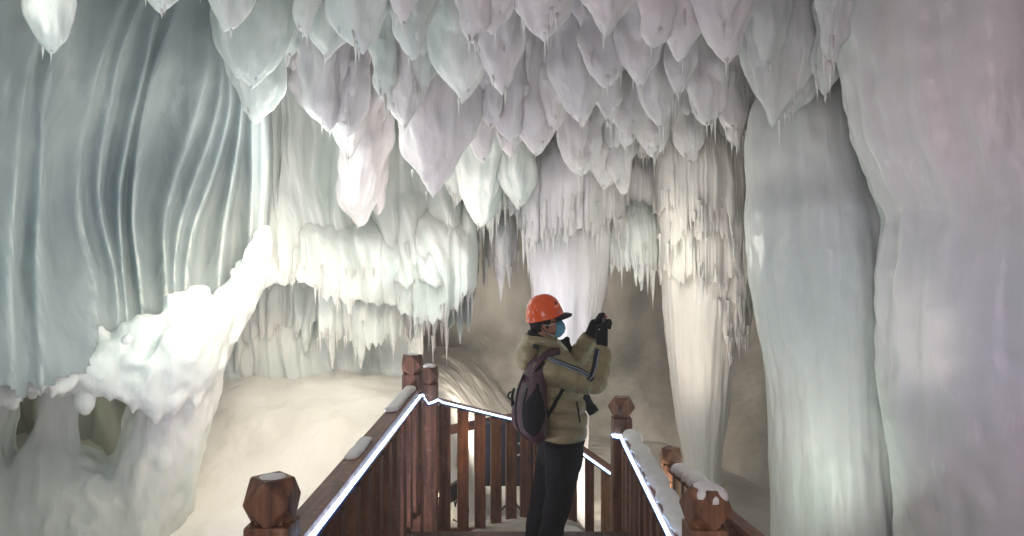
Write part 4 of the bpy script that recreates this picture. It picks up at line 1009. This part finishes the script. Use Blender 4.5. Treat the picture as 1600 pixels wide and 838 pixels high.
ribbon('sleeve_stripe', [(911,583),(917,578),(922,566),(926,552),(929,541)], 3.2, 'jacket_dark', oj)
ribbon('sleeve_stripe', [(914,583),(920,577),(925,565),(929,551),(932,542)], .8, 'stripe', oj, lift=.009)
ribbon('pocket_slit', [(897,620),(900,635),(902,651)], 1.0, 'black', oj, lift=.003)
# hem band shown dark under the jacket
mb = MB(); rings(mb, [(.765,.335,5.03,.142,.205),(.80,.332,5.03,.148,.213),(.82,.33,5.03,.14,.20)], n=8, seg=40); mb.build('under_hem', M['black'], oj)
# trousers and boots
t_ = MB()
rings(t_, [(.60,.335,5.02,.120,.185),(.70,.33,5.02,.138,.20),(.80,.33,5.02,.14,.20),(.86,.33,5.02,.13,.19)], n=24)
wr = lambda k, ph: (lambda t: 1+.035*math.sin(t*k+ph)+.02*math.sin(t*k*2.3))
tube(t_, [QV(878,690,-.09), QV(876,730,-.10), QV(872,770,-.10), QV(862,815,-.10), QV(856,856,-.10)], [.118, .112, .094, .082, .088], seg=28, n=50, mod=wr(22, 1))
tube(t_, [QV(870,690,.11), QV(862,735,.11), QV(852,775,.11), QV(842,820,.11), QV(838,858,.11)], [.118, .108, .092, .080, .086], seg=28, n=50, mod=wr(24, 2))
ot = t_.build('trousers', M['trouser'], per); fuse(ot, .012, 3)
for (px, dy) in ((856, -.10), (838, .11)):
    mb = MB(); c = QV(px, 860, dy); tube(mb, [(c[0]-.06, c[1], .05), (c[0]+.03, c[1]+.01, .065), (c[0]+.12, c[1]+.03, .045), (c[0]+.17, c[1]+.045, .035)], [.045, .052, .046, .03], seg=18, n=20, flat=1.0)
    tube(mb, [(c[0], c[1], .05), (c[0], c[1], .16)], [.055, .055], seg=18, n=8); ellipsoid(mb, (c[0]-.055, c[1], .045), (.05, .045, .045))
    V_ = np.concatenate(mb.v); V_[:, 2] = np.maximum(V_[:, 2], .002); mb.v = [V_]
    ob_ = mb.build('boot', M['black'], per)
# gloved hands round a phone
def hand(name, wrist, palm_c, up, side, out, tips, thumb):
    """palm as a flattened pad, four separate bent fingers and a thumb from its side"""
    g = MB(); wrist = np.array(wrist); pc = np.array(palm_c)
    tube(g, [wrist, (wrist*.55+pc*.45), pc, pc+up*.030], [.044, .047, .050, .040], seg=18, n=16, flat=.85)
    for i, (kn, mid, tip) in enumerate(tips): tube(g, [pc+kn*.6, pc+kn, pc+mid, pc+(mid+tip)/2, pc+tip], [.013, .0125, .0115, .0105, .009], seg=10, n=18)
    k0, k1, k2 = thumb; tube(g, [pc+k0, pc+k1, pc+k2], [.016, .0135, .011], seg=10, n=14)
    o = g.build(name, M['black'], per); fuse(o, .0045, 1); 
    f = MB()
    for i, (kn, mid, tip) in enumerate(tips[:3]):
        d = tip-mid; d = d/np.linalg.norm(d); tube(f, [pc+tip-d*.010, pc+tip+d*.006, pc+tip+d*.014], [.0092, .0090, .005], seg=10, n=8)
    f.build('fingertip', M['skin_red'], o); return o
v3 = lambda x, y, z: np.array([x, y, z])
up = v3(.10, 0, .99)
pn = QV(938.5,514,-.050); pf = QV(934,508,.085)
tn = [(v3(.012,-.030,.034), v3(.040,-.022,.062), v3(.058,.006,.052)), (v3(.020,-.012,.036), v3(.052,-.006,.060), v3(.066,.020,.044)),
      (v3(.026,.008,.030), v3(.058,.008,.040), v3(.064,.032,.024)), (v3(.026,.020,.012), v3(.056,.020,.014), v3(.060,.040,.002))]
hand('glove', wrN, pn, up, None, None, tn, (v3(-.005,.020,-.010), v3(.004,.048,.012), v3(.010,.060,.036)))
tf = [(v3(.010,.028,.034), v3(.030,.022,.066), v3(.050,.000,.058)), (v3(.020,.010,.040), v3(.046,.006,.070), v3(.062,-.016,.054)),
      (v3(.024,-.008,.032), v3(.054,-.008,.044), v3(.062,-.030,.028)), (v3(.024,-.020,.012), v3(.052,-.020,.014), v3(.058,-.036,.004))]
hand('glove', wrF, pf, up, None, None, tf, (v3(-.006,-.020,-.008), v3(.000,-.044,.016), v3(.006,-.054,.040)))
mb = MB(); p = QV(936,514,-.095); box(mb, p+v3(-.004,0,.0), (.010, .002, .004), Matrix.Rotation(R(35), 3, 'Y')); box(mb, p+v3(.006,0,.004), (.003, .002, .010), Matrix.Rotation(R(35), 3, 'Y')); mb.build('glove_mark', M['white'], per)
ph = empty('phone', P(943, 508, 5.02), 'dark phone held up sideways in the gloved hands', 'phone')
mb = MB(); c = QV(943,506,.025); box(mb, c, (.0045, .078, .038), Matrix.Rotation(R(8), 3, 'Y'), bev=.003); mb.build('case', M['rubber'], ph, smooth=False)
mb = MB(); box(mb, c+v3(-.0052,0,0), (.0006, .072, .033), Matrix.Rotation(R(8), 3, 'Y')); mb.build('screen', M['cabinet'], ph, smooth=False)

# backpack
bp = empty('backpack', QV(826,640,-.10), 'dark maroon teardrop backpack hanging on the khaki jacket, purple lit edge', 'backpack')
k_ = MB(); A = spline([(552,834,844,.05),(562,825,848,.07),(580,817,850,.09),(600,809,851,.12),(622,802,852,.14),(645,799,853,.15),(662,803,854,.15),(673,814,851,.13),(681,826,843,.08),(684,832,838,.03)], 60)
V = []; a = np.linspace(0, 2*np.pi, 48, endpoint=False)
for py, l, r, hy in A:
    c = QV((l+r)/2, py, -.15-.00*py); hw = (r-l)/2/230.
    q = 1+.04*gn(np.cos(a)*2, np.sin(a)*2, py*.05); V.append(np.stack([c[0]+np.cos(a)*hw*q, c[1]+np.sin(a)*hy*q-.10*np.cos(a)*hw/.13, c[2]+0*a], -1))
k_.add(np.concatenate(V), ring_faces(60, 48)); obp = k_.build('bag', M['pack'], bp)
PB = bvh_of(obp)
ribbon('front_pocket', [(838,590),(836,610),(832,635),(832,664)], 16, 'black', bp, th=.014, lift=.004, tree=PB, leaf=True)
ribbon('seam', [(817,580),(808,610),(805,640),(810,664),(824,676)], 1.0, 'black', bp, lift=.006, tree=PB)
ribbon('zip', [(822,598),(816,625),(818,655),(832,668)], .8, 'jacket_dark', bp, lift=.006, tree=PB)
mb = MB(); tube(mb, [QV(803,606,-.22), QV(797,604,-.23), QV(794,611,-.23), QV(799,616,-.23), QV(800,626,-.22)], .006, seg=8, n=20); tube(mb, [QV(803,600,-.2), QV(800,612,-.24), QV(802,622,-.22)], .010, seg=8, n=14); mb.build('buckle', M['rubber'], bp)
ribbon('shoulder_strap', [(872,544),(858,546),(845,553),(834,565),(826,580)], 4.5, 'pack', bp, th=.012, lift=.012)
ribbon('strap_padding', [(845,556),(836,568),(830,585),(834,605),(845,625),(850,640)], 5.5, 'black', bp, th=.012, lift=.008)
ribbon('lower_strap', [(876,599),(868,614),(860,630),(851,646)], 2.6, 'black', bp, th=.006, lift=.007)
# camera hanging at the chest
dc = empty('camera', QV(912,618,-.05), 'black camera with a long lens hanging from its strap in front of the jacket', 'camera')
mb = MB(); rt = Matrix.Rotation(R(33), 3, 'Y'); c = QV(909,613,-.05); box(mb, c, (.030, .055, .036), rt, bev=.008); box(mb, c+np.array(rt @ Vector((-.004, 0, .040))), (.018, .024, .012), rt, bev=.006)
mb.build('camera_body', M['rubber'], dc)
mb = MB(); ax = np.array([.48, -.10, -.80]); ax /= np.linalg.norm(ax)
tube(mb, [c+ax*.01, c+ax*.05, c+ax*.052, c+ax*.10, c+ax*.102, c+ax*.15], [.036, .036, .032, .032, .038, .038], seg=24, n=6, smoothp=False); ol = mb.build('lens', M['rubber'], dc)
mb = MB(); tube(mb, [c+ax*.149, c+ax*.1515], [.030, .029], seg=24, n=2); mb.build('lens_glass', M['cabinet'], ol)
mb = MB(); tube(mb, [c+v3(-.01,-.05,.03), QV(899,592,-.09), QV(886,566,-.10), QV(874,548,-.10)], .005, seg=8, n=30); tube(mb, [c+v3(.0,.05,.03), QV(902,585,.10), QV(890,560,.11)], .005, seg=8, n=24); mb.build('strap', M['black'], dc)
# dark scarf ends seen between chin and far sleeve
mb = MB(); ellipsoid(mb, QV(883,543,.10), (.050, .040, .048), Matrix.Rotation(R(30), 3, 'Y')); ellipsoid(mb, QV(874,540,.05), (.05, .05, .035)); ellipsoid(mb, QV(888,534,.12), (.022, .03, .026)); tube(mb, [QV(888,546,.10), QV(896,552,.12)], [.035, .02], n=8)
os_ = mb.build('scarf', M['black'], per); fuse(os_, .01, 2)
